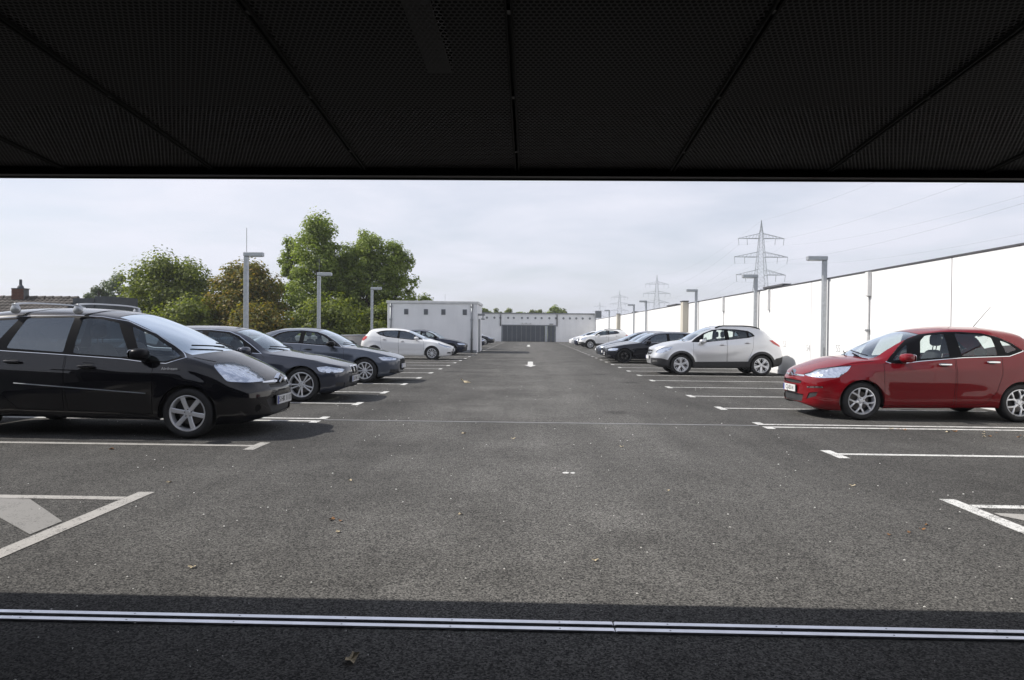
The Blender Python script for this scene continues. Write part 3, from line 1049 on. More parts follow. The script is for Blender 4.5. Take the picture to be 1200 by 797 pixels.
class CarBody:
    def __init__(self, S, ncol=110):
        self.S = S
        L = S['L']
        plan = catmull(S['plan'])
        s = [0.0]
        for i in range(1, len(plan)):
            s.append(s[-1] + float(np.linalg.norm(plan[i] - plan[i - 1])))
        px = [p[0] for p in plan]; py = [p[1] for p in plan]
        top, sh, sill = pchip(S['top']), pchip(S['shoulder']), pchip(S['sill'])
        nose, tail = pchip(S['nose']), pchip(S['tail'])
        gsec = pchip(S.get('sec', [(0, .925), (.12, .965), (.35, .992), (.6, 1.0), (.82, .985), (1, .95)]))
        pairs = [(0, S['top'][0][0]), S['cowl'], S['header'], S['rheader'], S['rbase'], (L, S['top'][-1][0])]
        xc_of = pchip(pairs)
        spec_s = []
        for q in (S['cowl'], S['header'], S['rheader'], S['rbase']):
            i = int(np.searchsorted(px, q[0]))
            t = (q[0] - px[i - 1]) / max(px[i] - px[i - 1], 1e-9)
            spec_s.append(s[i - 1] + t * (s[i] - s[i - 1]))
        base = [s[-1] * i / ncol for i in range(ncol + 1)]
        gap = s[-1] / ncol * .5
        base = [q for q in base if all(abs(q - z) > gap for z in spec_s) or q in (0.0, s[-1])]
        cols = sorted(base + spec_s)
        idx = [cols.index(z) for z in spec_s]
        T = [0, .05, .11, .18, .26, .34, .42, .50, .58, .66, .74, .81, .87, .92, .96, 1.0]
        nA, nB, nC = 10, 5, 8
        tum = S.get('tum', 0.42); cr = S.get('crown', 0.06)
        wf, wr, Rt = S['wf'], S['wr'], S['R']
        flare = S.get('flare', 0.018)
        rows = []
        for c in cols:
            x = float(np.interp(c, s, px)); y = float(np.interp(c, s, py))
            fF, fR = 1 - sstep(0, 1.0, x), 1 - sstep(0, .9, L - x)
            zb, zs = sill(x), sh(x)
            col = []
            def xs_(z):
                return x + nose(z) * fF - tail(z) * fR
            g0 = gsec(0)
            col.append((xs_(zb), 0.0, zb + 0.03))
            col.append((xs_(zb), y * g0 * .72, zb + 0.03))
            for t in T:
                z = zb + (zs - zb) * t
                yy = y * gsec(t)
                fade = (1 - sstep(.75, 1, t)) * sstep(.25, .6, y)
                for w in (wf, wr):
                    r = math.hypot(x - w, z - Rt)
                    yy += flare * fade * (1 - sstep(Rt * 1.12, Rt * 1.55, r)) * sstep(Rt * .6, Rt * 1.1, r)
                for (pl, amp, wid) in S.get('creases', ()):
                    if pl[0][0] <= x <= pl[-1][0]:
                        zl = float(np.interp(x, [p[0] for p in pl], [p[1] for p in pl]))
                        e = min(1, (x - pl[0][0]) / .25, (pl[-1][0] - x) / .25)
                        d = z - zl
                        k = max(0, 1 - abs(d) / (wid if d < 0 else wid * .35))
                        yy += amp * e * k * sstep(.25, .6, y)
                col.append((xs_(z), yy, z))
            X0_, Yb, Zb = col[-1]
            xc = xc_of(x)
            zc_ = top(xc)
            dz = max(zc_ - Zb, 0.0005)
            crown = min(.45 * dz, cr)
            inset = .015 + tum * dz
            yr = Yb * (1 - min(.42, inset / max(Yb, .03)))
            zr = zc_ - crown
            def bend(yv):
                q = min(1.0, yv / max(Yb, 1e-5))
                return X0_ + (xc - X0_) * (1 - q * q)
            A = (Yb + (yr - Yb) * .86, Zb + (zr - Zb) * .86)
            Bk = .84
            Bp = (yr * Bk, zc_ - crown * Bk * Bk)
            bul = .022 * min(1, dz / .5)
            for i in range(1, nA + 1):
                t = i / nA
                yv = Yb + (A[0] - Yb) * t + bul * math.sin(math.pi * t * .9)
                col.append((bend(yv), yv, Zb + (A[1] - Zb) * t))
            Ae = (Yb + (A[0] - Yb) + bul * math.sin(math.pi * .9), A[1])
            for i in range(1, nB + 1):
                t = i / nB
                yv = Ae[0] * (1 - t)**2 + yr * 2 * t * (1 - t) + Bp[0] * t * t
                zv = Ae[1] * (1 - t)**2 + zr * 2 * t * (1 - t) + Bp[1] * t * t
                col.append((bend(yv), yv, zv))
            for i in range(1, nC + 1):
                yv = Bp[0] * (1 - i / nC)
                col.append((bend(yv), yv, zc_ - crown * (yv / max(yr, 1e-5))**2))
            rows.append(col)
        nT = len(T)
        iB = 2 + nT + nA + nB - 1            # row index of B
        bm = bmesh.new()
        lay = bm.faces.layers.int.new('tag')
        V = [[bm.verts.new(p) for p in col] for col in rows]
        nr = len(rows[0])
        for i in range(len(rows) - 1):
            for j in range(nr - 1):
                q = (V[i][j], V[i][j + 1], V[i + 1][j + 1], V[i + 1][j])
                f = bm.faces.new(q)
                t = BODY
                if j < 2:
                    t = UNDER
                elif j >= iB and idx[0] <= i < idx[1]:
                    t = SCREEN
                elif j >= iB - S.get('wide_rear', 0) and idx[2] <= i < idx[3]:
                    t = REARGLASS
                elif j >= iB and idx[1] <= i < idx[2]:
                    t = ROOFT
                f[lay] = t
        bmesh.ops.remove_doubles(bm, verts=bm.verts, dist=0.0004)
        bm.normal_update()
        sy = sum(f.normal.y * f.calc_area() for f in bm.faces)
        if sy < 0:
            bmesh.ops.reverse_faces(bm, faces=bm.faces)
            bm.normal_update()
        self.bm, self.lay = bm, lay
        self.nose, self.tailf, self.top, self.sh, self.xc_of = nose, tail, top, sh, xc_of
        self.plan = (px, py)
        self.next = 20
        self.parts = {}

    def half_w(self, x):
        return float(np.interp(x, self.plan[0], self.plan[1]))

    def newtag(self, name, mat, **kw):
        self.next += 1
        self.parts[self.next] = dict(name=name, mat=mat, **kw)
        return self.next

    def cut(self, poly, tag_, view='side', only=(BODY,), fil=None):
        bm, lay = self.bm, self.lay
        if view == 'side':
            g2 = lambda c: (c.x, c.z)
            mk = lambda p, n: (Vector((p[0], 0, p[1])), Vector((n[0], 0, n[1])))
            base = lambda f: f.normal.y > .12
        elif view == 'front':
            g2 = lambda c: (c.y, c.z)
            mk = lambda p, n: (Vector((0, p[0], p[1])), Vector((0, n[0], n[1])))
            base = lambda f: f.normal.x < -.2 and f.calc_center_median().x < .9
        else:
            g2 = lambda c: (c.y, c.z)
            mk = lambda p, n: (Vector((0, p[0], p[1])), Vector((0, n[0], n[1])))
            base = lambda f: f.normal.x > .2 and f.calc_center_median().x > self.S['L'] - .9
        u0 = min(p[0] for p in poly); u1 = max(p[0] for p in poly)
        v0 = min(p[1] for p in poly); v1 = max(p[1] for p in poly)
        sel = []
        for f in bm.faces:
            if f[lay] not in only:
                continue
            q = [g2(v.co) for v in f.verts]
            if max(a[0] for a in q) < u0 or min(a[0] for a in q) > u1 or max(a[1] for a in q) < v0 or min(a[1] for a in q) > v1:
                continue
            if not base(f) or (fil and not fil(f)):
                continue
            sel.append(f)
        k = len(poly)
        for i in range(k):
            p, q = poly[i], poly[(i + 1) % k]
            d = (q[0] - p[0], q[1] - p[1])
            ln = math.hypot(*d)
            if ln < 1e-5:
                continue
            co, no = mk(p, (d[1] / ln, -d[0] / ln))
            # only the faces the edge itself can reach
            m = 0.02
            a0, a1 = min(p[0], q[0]) - m, max(p[0], q[0]) + m
            b0, b1 = min(p[1], q[1]) - m, max(p[1], q[1]) + m
            near, rest = [], []
            for f in sel:
                w = [g2(v.co) for v in f.verts]
                if max(a[0] for a in w) < a0 or min(a[0] for a in w) > a1 or max(a[1] for a in w) < b0 or min(a[1] for a in w) > b1:
                    rest.append(f)
                else:
                    near.append(f)
            if not near:
                continue
            ed = {e for f in near for e in f.edges}
            vt = {v for f in near for v in f.verts}
            r = bmesh.ops.bisect_plane(bm, geom=near + list(ed) + list(vt), dist=1e-6, plane_co=co, plane_no=no)
            sel = rest + [x for x in r['geom'] if isinstance(x, bmesh.types.BMFace) and x.is_valid]
        n = 0
        for f in set(sel):
            if f.is_valid:
                c = f.calc_center_median()
                if in_poly(poly, *g2(c)):
                    f[lay] = tag_
                    n += 1
        return n

    def wheel_arch(self, cx, cz, r):
        poly = [(cx + r * math.cos(2 * math.pi * i / 36), cz + r * math.sin(2 * math.pi * i / 36)) for i in range(36)]
        self.next += 1
        t = self.next
        allt = {f[self.lay] for f in self.bm.faces}
        self.cut(poly, t, 'side', only=allt, fil=lambda f: f.calc_center_median().y > .4)
        bm, lay = self.bm, self.lay
        for f in bm.faces:
            c = f.calc_center_median()
            if f[lay] == UNDER and c.y > .2 and math.hypot(c.x - cx, c.z - cz) < r * 1.0:
                f[lay] = t
        dele = [f for f in bm.faces if f[lay] == t]
        bmesh.ops.delete(bm, geom=dele, context='FACES')

    def extract(self, tags, name, mat, parent, mirror='both', off=0.0, smooth=True, keep_world=None):
        """mirror: 'both' -> one mesh over the centre line; 'pair' -> one object each side"""
        bm, lay = self.bm, self.lay
        vm, co, no, fs = {}, [], [], []
        for f in bm.faces:
            if f[lay] in tags:
                ids = []
                for v in f.verts:
                    if v.index not in vm:
                        vm[v.index] = len(co)
                        n = self.vn[v.index]
                        co.append(Vector(v.co) - n * off)
                        no.append(n)
                    ids.append(vm[v.index])
                fs.append(tuple(ids))
        if not fs:
            return []
        out = []
        def mk(co, no, fs):
            me = bpy.data.meshes.new(name)
            me.from_pydata([tuple(c) for c in co], [], fs)
            me.update()
            me.materials.append(M[mat] if isinstance(mat, str) else mat)
            if smooth:
                me.polygons.foreach_set('use_smooth', [True] * len(me.polygons))
                me.normals_split_custom_set_from_vertices([tuple(n) for n in no])
            return link(bpy.data.objects.new(name, me), parent)
        mc = [Vector((c.x, -c.y, c.z)) for c in co]
        mn = [Vector((n.x, -n.y, n.z)) for n in no]
        if mirror == 'both':
            mp = []
            co2, no2 = list(co), list(no)
            for i, c in enumerate(co):
                if abs(c.y) < 1e-4:
                    mp.append(i)
                    no2[i] = Vector((no[i].x, 0, no[i].z)).normalized() if Vector((no[i].x, 0, no[i].z)).length > .1 else no[i]
                else:
                    mp.append(len(co2)); co2.append(mc[i]); no2.append(mn[i])
            fs2 = fs + [tuple(mp[i] for i in reversed(f)) for f in fs]
            out.append(mk(co2, no2, fs2))
        else:
            out.append(mk(co, no, fs))
            out.append(mk(mc, mn, [tuple(reversed(f)) for f in fs]))
        return out


WHEELS = {}


def wheel_meshes(style):
    """rim (spokes facing +y), tyre and disc meshes for a wheel of radius 0.31 centred on the origin"""
    if style in WHEELS:
        return WHEELS[style]
    R, W = .31, .105
    n, kind, rr = {'six': (6, 'fat', .214), 'twin': (5, 'twin', .222), 'ten': (10, 'thin', .208), 'five': (5, 'five', .215),
                   'flower': (5, 'y', .212), 'black': (5, 'twin', .222)}[style]
    ty = MB()
    ty.lathe([(rr + .002, W - .025), (rr + .012, W - .008), (rr + .03, W - .001), (rr + .058, W + .002), (R - .022, W - .006), (R - .008, W - .02), (R - .001, W - .04), (R, 0),
              (R - .001, -W + .04), (R - .012, -W + .012), (rr + .05, -W), (rr, -W + .02)], 48)
    tyre = ty.build('tmp_tyre', 'tyre', smooth=True)
    rm = MB()
    rm.lathe([(rr + .004, W - .020), (rr + .006, W - .010), (rr - .006, W - .008), (rr - .014, W - .022), (rr - .022, W - .05), (rr - .026, -.06), (rr - .01, -W + .03)], 48)
    def spoke(a, r0, r1, w0, w1, y0, y1, th=.022, skew=0.0):
        # tapered bar with chamfered face between radii
        ca, sa = math.cos(a), math.sin(a)
        vs = []
        for (r, w, y, sk) in ((r0, w0, y0, 0), ((r0 + r1) / 2, (w0 + w1) / 2 * .92, (y0 + y1) / 2 + .006, skew / 2), (r1, w1, y1, skew)):
            for (t, dy) in ((-w / 2, -th), (-w / 2, -.005), (-w / 2 + .006, 0), (w / 2 - .006, 0), (w / 2, -.005), (w / 2, -th)):
                tt = t + sk
                vs.append((ca * r - sa * tt, y + dy, sa * r + ca * tt))
        fs = []
        for k in range(2):
            for i in range(6):
                j = (i + 1) % 6
                fs.append((k * 6 + i, k * 6 + j, k * 6 + 6 + j, k * 6 + 6 + i))
        fs += [tuple(range(6)), tuple(range(17, 11, -1))]
        rm.add(vs, fs)
    yo, yi = W - .018, W - .034
    for i in range(n):
        a = 2 * math.pi * i / n + math.pi / 2
        if kind == 'fat':
            spoke(a, .03, rr - .008, .052, .058, yi, yo)
        elif kind == 'thin':
            spoke(a, .03, rr - .008, .018, .034, yi, yo)
        elif kind == 'twin':
            for s_ in (-1, 1):
                spoke(a + s_ * .20, .035, rr - .008, .020, .030, yi, yo, skew=s_ * -.004)
        elif kind == 'five':
            spoke(a, .03, rr - .008, .048, .092, yi, yo)
            for s_ in (-1, 1):
                spoke(a + s_ * .42, rr - .07, rr - .006, .018, .030, yo - .004, yo, skew=-s_ * .004)
        elif kind == 'y':
            spoke(a, .03, .125, .050, .036, yi, yo - .004)
            for s_ in (-1, 1):
                spoke(a + s_ * .06, .105, rr - .008, .028, .038, yo - .006, yo, skew=s_ * .058)
    rm.lathe([(0.0, yi + .008), (.028, yi + .008), (.034, yi + .003)], 24)
    rm.lathe([(.034, yi + .003), (.058, yi - .001), (.064, yi - .012), (.064, yi - .03)], 24)
    rim = rm.build('tmp_rim', 'alloy' if style != 'black' else 'blacktrim', smooth=False)
    bk = MB()
    bk.lathe([(0, -.012), (.15, -.012), (.15, -.03), (0, -.03)], 32)
    disc = bk.build('tmp_disc', 'disc')
    bk2 = MB()
    bk2.lathe([(rr - .026, .02), (rr - .028, -.05), (0, -.052)], 32)
    well = bk2.build('tmp_well', 'alloy_dark')
    nut = MB()
    for i in range(5):
        a = 2 * math.pi * (i + .5) / 5
        nut.tube([(.042 * math.cos(a), yi - .006, .042 * math.sin(a)), (.042 * math.cos(a), yi + .005, .042 * math.sin(a))], .007, 6)
    nuts = nut.build('tmp_nut', 'alloy_dark')
    res = [o.data for o in (rim, tyre, disc, well, nuts)]
    for o in (rim, tyre, disc, well, nuts):
        bpy.data.objects.remove(o)
    WHEELS[style] = res
    return res


def add_wheel(parent, x, y, side, R, style, turn=0.0, spin=0.0):
    rim, tyre, disc, well, nuts = wheel_meshes(style)
    w = bpy.data.objects.new('wheel', rim)
    w.location = (x, y, R)
    k = R / .31
    w.scale = (k, 1.0, k)
    w.rotation_euler = (0, spin, (0 if side > 0 else math.pi) + turn)
    link(w, parent)
    for nm, me in (('tyre', tyre), ('brake_disc', disc), ('wheel_barrel', well), ('wheel_nuts', nuts)):
        link(bpy.data.objects.new(nm, me), w)
    return w


def ellipsoid(n=14, m=9):
    vs, fs = [], []
    for j in range(m + 1):
        a = math.pi * j / m
        for i in range(n):
            t = 2 * math.pi * i / n
            vs.append((math.sin(a) * math.cos(t), math.sin(a) * math.sin(t), math.cos(a)))
    for j in range(m):
        for i in range(n):
            fs.append((j * n + i, (j + 1) * n + i, (j + 1) * n + (i + 1) % n, j * n + (i + 1) % n))
    return vs, fs


def super_ellipsoid(sx, sy, sz, e=.6, n=20, m=12, c=(0, 0, 0)):
    vs, fs = [], []
    sg = lambda v: math.copysign(abs(v) ** e, v)
    for j in range(m + 1):
        a = -math.pi / 2 + math.pi * j / m
        for i in range(n):
            t = 2 * math.pi * i / n
            vs.append((c[0] + sx * sg(math.cos(a)) * sg(math.cos(t)), c[1] + sy * sg(math.cos(a)) * sg(math.sin(t)), c[2] + sz * sg(math.sin(a))))
    for j in range(m):
        for i in range(n):
            fs.append((j * n + i, j * n + (i + 1) % n, (j + 1) * n + (i + 1) % n, (j + 1) * n + i))
    return vs, fs


def build_car(S, paint, loc, rz, label, group=None, detail=2, ncol=None):
    root = empty('parked_car', loc, rz)
    tag(root, label, 'car', group)
    C = CarBody(S, ncol or (120 if detail >= 2 else 70))
    L = S['L']
    # -- doors: a dark shut line round each leaf
    doors = []
    dl = S['dlo']
    def low(x):                                    # lower edge of the glazing at x
        z = []
        for i in range(len(dl)):
            (xa, za), (xb, zb) = dl[i - 1], dl[i]
            if min(xa, xb) <= x <= max(xa, xb) and abs(xb - xa) > 1e-6:
                z.append(za + (zb - za) * (x - xa) / (xb - xa))
        return min(z) if z else None
    for dp in S.get('doors', ()):
        if detail >= 1:
            # carry the leaf up into the glazing so that no seam shows along the belt line
            xa, xb = min(q[0] for q in dp), max(q[0] for q in dp)
            lows = [q for q in dp if q[1] < C.sh(q[0]) - .12]
            tops = []
            for i in range(9):
                xx = xa + (xb - xa) * i / 8
                z = low(xx)
                tops.append((xx, (z + .03) if z is not None else C.sh(xx) - .01))
            lows.sort(key=lambda q: math.atan2(q[1] - .75, q[0] - (xa + xb) / 2) % (2 * math.pi) if False else -q[0])
            rr_ = [q for q in lows if q[0] > (xa + xb) / 2]; ll_ = [q for q in lows if q[0] <= (xa + xb) / 2]
            rr_.sort(key=lambda q: -q[1]); ll_.sort(key=lambda q: q[1])
            dp = tops + rr_ + ll_
            C.cut(dp, GAP, 'side')
            t = C.newtag('door', paint)
            C.cut(offset_poly(dp, -.006), t, 'side', only=(GAP,))
            doors.append(t)
    side_ok = (BODY, GAP) + tuple(doors)
    # -- cladding
    clad = None
    if 'clad' in S:
        clad = C.newtag('cladding', 'plastic')
        for pl in S['clad']:
            C.cut(pl, clad, 'side', only=side_ok)
        for (w, rr) in ((S['wf'], S['R'] * 1.34), (S['wr'], S['R'] * 1.34)):
            pl = [(w + rr * math.cos(2 * math.pi * i / 36), S['R'] + rr * math.sin(2 * math.pi * i / 36)) for i in range(36)]
            C.cut(pl, clad, 'side', only=side_ok, fil=lambda f: f.calc_center_median().z < .9 and f.calc_center_median().y > .4)
    # -- chrome line and glazing
    chrome = None
    up = lambda f: f.calc_center_median().z > S.get('dlo_min', .8)
    if S.get('chrome_dlo') and detail >= 1:
        chrome = C.newtag('window_chrome', 'chrome')
        C.cut(offset_poly(S['dlo'], S['chrome_dlo']), chrome, 'side', only=side_ok, fil=up)
        C.cut(S['dlo'], DLO, 'side', only=side_ok + (chrome,), fil=up)
        if S.get('chrome_low'):                       # bright strip along the sill of the windows only
            lo = S['chrome_low']
            for f in C.bm.faces:
                if f[C.lay] == chrome:
                    q = f.calc_center_median()
                    if q.z > float(np.interp(q.x, [a[0] for a in lo], [a[1] for a in lo])):
                        f[C.lay] = BODY
    else:
        C.cut(S['dlo'], DLO, 'side', only=side_ok, fil=up)
    gl = []
    for i, wp in enumerate(S['windows']):
        t = C.newtag('side_window', 'glass_dark' if i in S.get('tinted', ()) else S.get('glass', 'glass'))
        C.cut(round_poly(wp, .025, 2), t, 'side', only=(DLO,), fil=up)
        gl.append(t)
    # -- lamps
    lamps = []
    if 'head' in S:
        t = C.newtag('headlight', 'glass_lens')
        C.cut(round_poly(S['head'], .03, 2) if detail >= 1 else S['head'], t, 'side', only=(BODY,))
        lamps.append(('headlight', t))
    if 'taillamp' in S:
        t = C.newtag('tail_light', 'redlens')
        C.cut(S['taillamp'], t, 'side', only=(BODY,))
        lamps.append(('tail_light', t))
    # -- front and rear openings
    fronts = []
    if detail >= 1:
        for (nm, mat, pl, dep) in S.get('front', ()):
            t = C.newtag(nm, mat)
            C.cut(pl, t, 'front', only=tuple([BODY] + ([clad] if clad else []) + [q[1] for q in fronts]))
            fronts.append((nm, t, mat, dep))
    # bonnet shut line
    if detail >= 2 and 'bonnet' in S:
        C.cut(S['bonnet'], GAP, 'side', only=(BODY,), fil=lambda f: f.normal.z > .15)
    for w in (S['wf'], S['wr']):
        C.wheel_arch(w, S['R'], S['R'] * 1.12)
    C.bm.normal_update()
    C.bm.verts.index_update()
    C.vn = {v.index: v.normal.copy() for v in C.bm.verts}
    # -- meshes
    C.extract((BODY, ROOFT), 'body', paint, root)
    C.extract((UNDER,), 'underbody', 'under', root, smooth=False)
    C.extract((GAP,), 'shut_lines', 'gap', root, off=.006)
    C.extract((DLO,), 'window_trim', 'blacktrim', root, 'pair', off=.001)
    if chrome:
        C.extract((chrome,), 'window_chrome', 'chrome', root, 'pair', off=-.001)
    if clad:
        C.extract((clad,), 'cladding', 'plastic', root, 'both', off=-.004)
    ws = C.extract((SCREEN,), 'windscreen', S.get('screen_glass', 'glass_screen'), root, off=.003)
    if S.get('screen_brightener'):  # added pale sheet behind the glass, brightens it like reflected sky
        C.extract((SCREEN,), 'screen_brightener', 'brightener_pale', root, off=.035)
    C.extract((REARGLASS,), 'rear_window', S.get('rear_glass', 'glass_dark'), root, off=.003)
    C.extract((ROOFT,), 'headliner', 'headliner', root, off=.035)
    for i, t in enumerate(gl):
        C.extract((t,), 'side_window', C.parts[t]['mat'], root, 'pair', off=.004)
    dobs = []
    for t in doors:
        dobs.append(C.extract((t,), 'door', paint, root, 'pair'))
    for nm, t in lamps:
        if nm == 'headlight':
            obs = C.extract((t,), 'headlight', 'glass_lens', root, 'pair')
            bk = C.extract((t,), 'reflector', S.get('reflector', 'reflector'), None, 'pair', off=.014)
            for o, q in zip(obs, bk):
                q.parent = o
            for o, s_ in zip(obs, (1, -1)):
                for (lx, lz, lr) in S.get('projectors', ()):
                    yy = C.half_w(lx) * .9 - .06
                    m = MB(); v_, f_ = ellipsoid(12, 8)
                    lr *= .75
                    m.add([(a * lr + lx + .02, b_ * lr + s_ * yy, c_ * lr + lz - .035) for a, b_, c_ in v_], f_)
                    m.build('projector', 'reflector_dark', o, smooth=True)
        else:
            C.extract((t,), 'tail_light', 'redlens', root, 'pair', off=-.004)
    for (nm, t, mat, dep) in fronts:
        C.extract((t,), nm, mat, root, 'both', off=dep)
    # -- wheel wells
    for w in (S['wf'], S['wr']):
        for s_ in (1, -1):
            m = MB()
            R1 = S['R'] * 1.13
            ww_ = C.half_w(w)
            prof = []
            n = 20
            vs, fs = [], []
            for i in range(n + 1):
                a = math.pi * 1.12 * i / n - math.pi * .06
                for yy in (ww_ - .02, ww_ - .34):
                    vs.append((w + R1 * math.cos(a), s_ * yy, S['R'] + R1 * math.sin(a)))
            for i in range(n):
                fs.append((2 * i, 2 * i + 1, 2 * i + 3, 2 * i + 2))
            vs.append((w, s_ * (ww_ - .34), S['R'] - .1))
            for i in range(n):
                fs.append((2 * i + 1, 2 * i + 3, len(vs) - 1))
            m.add(vs, fs)
            m.build('wheel_well', 'under', root, smooth=False)
            # painted lip of the arch
            vs, fs = [], []
            R2 = S['R'] * 1.12
            for i in range(n + 1):
                a = math.pi * 1.08 * i / n - math.pi * .04
                xx, zz = w + R2 * math.cos(a), S['R'] + R2 * math.sin(a)
                yo = C.half_w(xx) * .985 + S.get('flare', .018) * .6
                vs += [(xx, s_ * yo, zz), (xx, s_ * (yo - .035), zz - .004)]
            for i in range(n):
                fs.append((2 * i, 2 * i + 1, 2 * i + 3, 2 * i + 2))
            mesh_obj('arch_lip', vs, fs, 'plastic' if clad else paint, root, True)
    for k_, w in enumerate((S['wf'], S['wr'])):
        for s_ in (1, -1):
            add_wheel(root, w, s_ * (C.half_w(w) - .105 - S.get('wheel_in', .012)), s_, S['R'], S['wheel'],
                      S.get('steer', 0) if k_ == 0 else 0, S.get('spin', .3) + k_ * .5 + (s_ > 0) * .2)
    # -- cabin
    fx, rx = S['seats']
    belt = C.sh((fx + rx) / 2)
    wy = C.half_w(fx)
    zf = S['sill'][len(S['sill']) // 2][1] + .06
    tub = MB()
    xa, xb = S['cowl'][0] - .05, min(rx + .75, L - .35)
    tub.add([(xa, -wy + .16, zf), (xb, -wy + .16, zf), (xb, wy - .16, zf), (xa, wy - .16, zf)], [(0, 1, 2, 3)])
    for s_ in (-1, 1):
        tub.add([(xa, s_ * (wy - .13), zf), (xb, s_ * (wy - .13), zf), (xb, s_ * (wy - .10), belt - .01), (xa, s_ * (wy - .10), belt - .05)], [(0, 1, 2, 3)])
    tub.add([(xb, -wy + .13, zf), (xb, wy - .13, zf), (xb, wy - .13, belt), (xb, -wy + .13, belt)], [(0, 1, 2, 3)])
    tub.build('cabin_tub', 'interior', root, fixn=False)
    dsh = MB()
    dx_ = S['cowl'][0] + .05
    zd = min(C.top(S['cowl'][1] + .1), belt + .02)
    dsh.prism([(dx_ - .18, zf + .2), (dx_ - .2, zd - .07), (dx_ + .12, zd), (dx_ + .38, zd - .02), (dx_ + .45, zd - .12), (dx_ + .38, zf + .15)], 'y', -wy + .17, wy - .17)
    dsh.build('dashboard', 'interior', root)
    def seat(x, y, w, low=0.0):
        m = MB()
        head = True
        v_, f_ = super_ellipsoid(.26, w, .11, .45, c=(x - .08, y, zf + .22)); m.add(v_, f_)
        # leaning backrest
        v_, f_ = super_ellipsoid(.085, w, .34, .5, c=(0, 0, 0))
        zc0 = zf + .52 - low
        m.add([(x + .2 + a + .30 * c_, y + b_ * (1 - .18 * max(0, c_) / .34), zc0 + c_) for a, b_, c_ in v_], f_)
        o = m.build('seat', 'seat', root, smooth=True)
        if head:
            m = MB()
            hz = zc0 + .34 + (.155 if not low else .07)
            v_, f_ = super_ellipsoid(.055, .125, .095 if not low else .06, .6, c=(x + .33, y, hz)); m.add(v_, f_)
            for q in (-.05, .05):
                m.tube([(x + .30, y + q, zc0 + .28), (x + .325, y + q, hz - .05)], .008, 6)
            m.build('headrest', 'seat', o, smooth=True)
    wseat = wy * .27
    for s_ in (-1, 1):
        seat(fx, s_ * wy * .42, wseat)
    if detail >= 1:
        for s_ in (-1, 1):
            seat(rx, s_ * wy * .40, wy * .34, .10)
    sw = MB()
    pts = []
    cx, cz = dx_ + .52, zd - .06
    for i in range(25):
        a = 2 * math.pi * i / 24
        pts.append((cx + .08 * math.sin(a) * 1.0, -wy * .42 + .18 * math.cos(a), cz + .165 * math.sin(a)))
    sw.tube(pts, .015, 8, cap=False)
    sw.tube([(cx, -wy * .42 - .16, cz), (cx, -wy * .42 + .16, cz)], .02, 6)
    sw.tube([(cx, -wy * .42, cz), (cx - .2, -wy * .42, cz - .1)], .03, 6)
    sw.build('steering_wheel', 'interior', root, smooth=True)
    # -- mirrors
    mx, mz = S['mirror']
    mm = S.get('mirror_mat', paint)
    for s_ in (1, -1):
        yb = C.half_w(mx) * .93
        m = MB()
        v_, f_ = super_ellipsoid(.085, .115, .072, .72)
        m.add([(mx + a * (1.0 if a > 0 else 1.25), s_ * (yb + .155 + b_), mz + c_) for a, b_, c_ in v_], f_)
        o = m.build('door_mirror', mm, root, smooth=True)
        m = MB(); m.tube([(mx + .01, s_ * (yb - .05), mz - .07), (mx, s_ * (yb + .12), mz - .045)], [.035, .022], 8)
        m.build('mirror_arm', 'blacktrim', o, smooth=True)
        m = MB(); v_, f_ = super_ellipsoid(.004, .095, .056, .6, c=(mx + .088, s_ * (yb + .155), mz)); m.add(v_, f_)
        m.build('mirror_glass', 'chrome', o, smooth=True)
    # -- handles
    if detail >= 1:
        for di, (hx, hz) in enumerate(S.get('handles', ())):
            for k_, s_ in enumerate((1, -1)):
                yy = C.half_w(hx) * S.get('handle_w', .975)
                m = MB(); v_, f_ = super_ellipsoid(.105, .016, .016, .5, c=(hx, s_ * (yy + .022), hz)); m.add(v_, f_)
                par = dobs[di][k_] if di < len(dobs) and len(dobs[di]) > k_ else root
                m.build('door_handle', S.get('handle_mat', paint), par, smooth=True)
                m = MB(); v_, f_ = super_ellipsoid(.07, .012, .028, .8, c=(hx - .01, s_ * (yy - .001), hz - .003)); m.add(v_, f_)
                m.build('handle_recess', 'gap', par, smooth=True)
    # -- plates
    if detail >= 1 and 'plate' in S:
        pz, ptxt, blue = S['plate']
        xn = C.nose(pz) - .030
        pl = MB(); pl.box(xn, xn + .012, -.26, .26, pz - .055, pz + .055)
        p = pl.build('number_plate', 'plate', root)
        m = MB(); m.box(xn - .0015, xn - .0003, .217, .257, pz - .052, pz + .052)
        m.build('plate_band', 'plate_blue', p)
        m = MB(); m.box(xn + .0121, xn + .025, -.265, .265, pz - .06, pz + .06)
        m.build('plate_holder', 'plastic', p)
        if ptxt:
            t = text_obj('plate_text', ptxt, .105, 'ink', p)
            t.location = (xn - .0015, -.02, pz)
            t.rotation_euler = (math.pi / 2, 0, -math.pi / 2)
    # -- wipers
    if detail >= 2:
        xw = S['cowl'][1]
        for (ya, yb) in ((-.55, .02), (.0, .5)):
            m = MB()
            P = []
            for i in range(6):
                t = i / 5
                yy = ya + (yb - ya) * t
                q = abs(yy) / .8
                xx = xw + (S['cowl'][0] - S['cowl'][1]) * q * q + .05 + .10 * t
                P.append((xx, yy, C.top(xw + .05 + .10 * t) + .028 - .055 * q * q))
            m.tube(P, .009, 6)
            m.build('wiper', 'blacktrim', root)
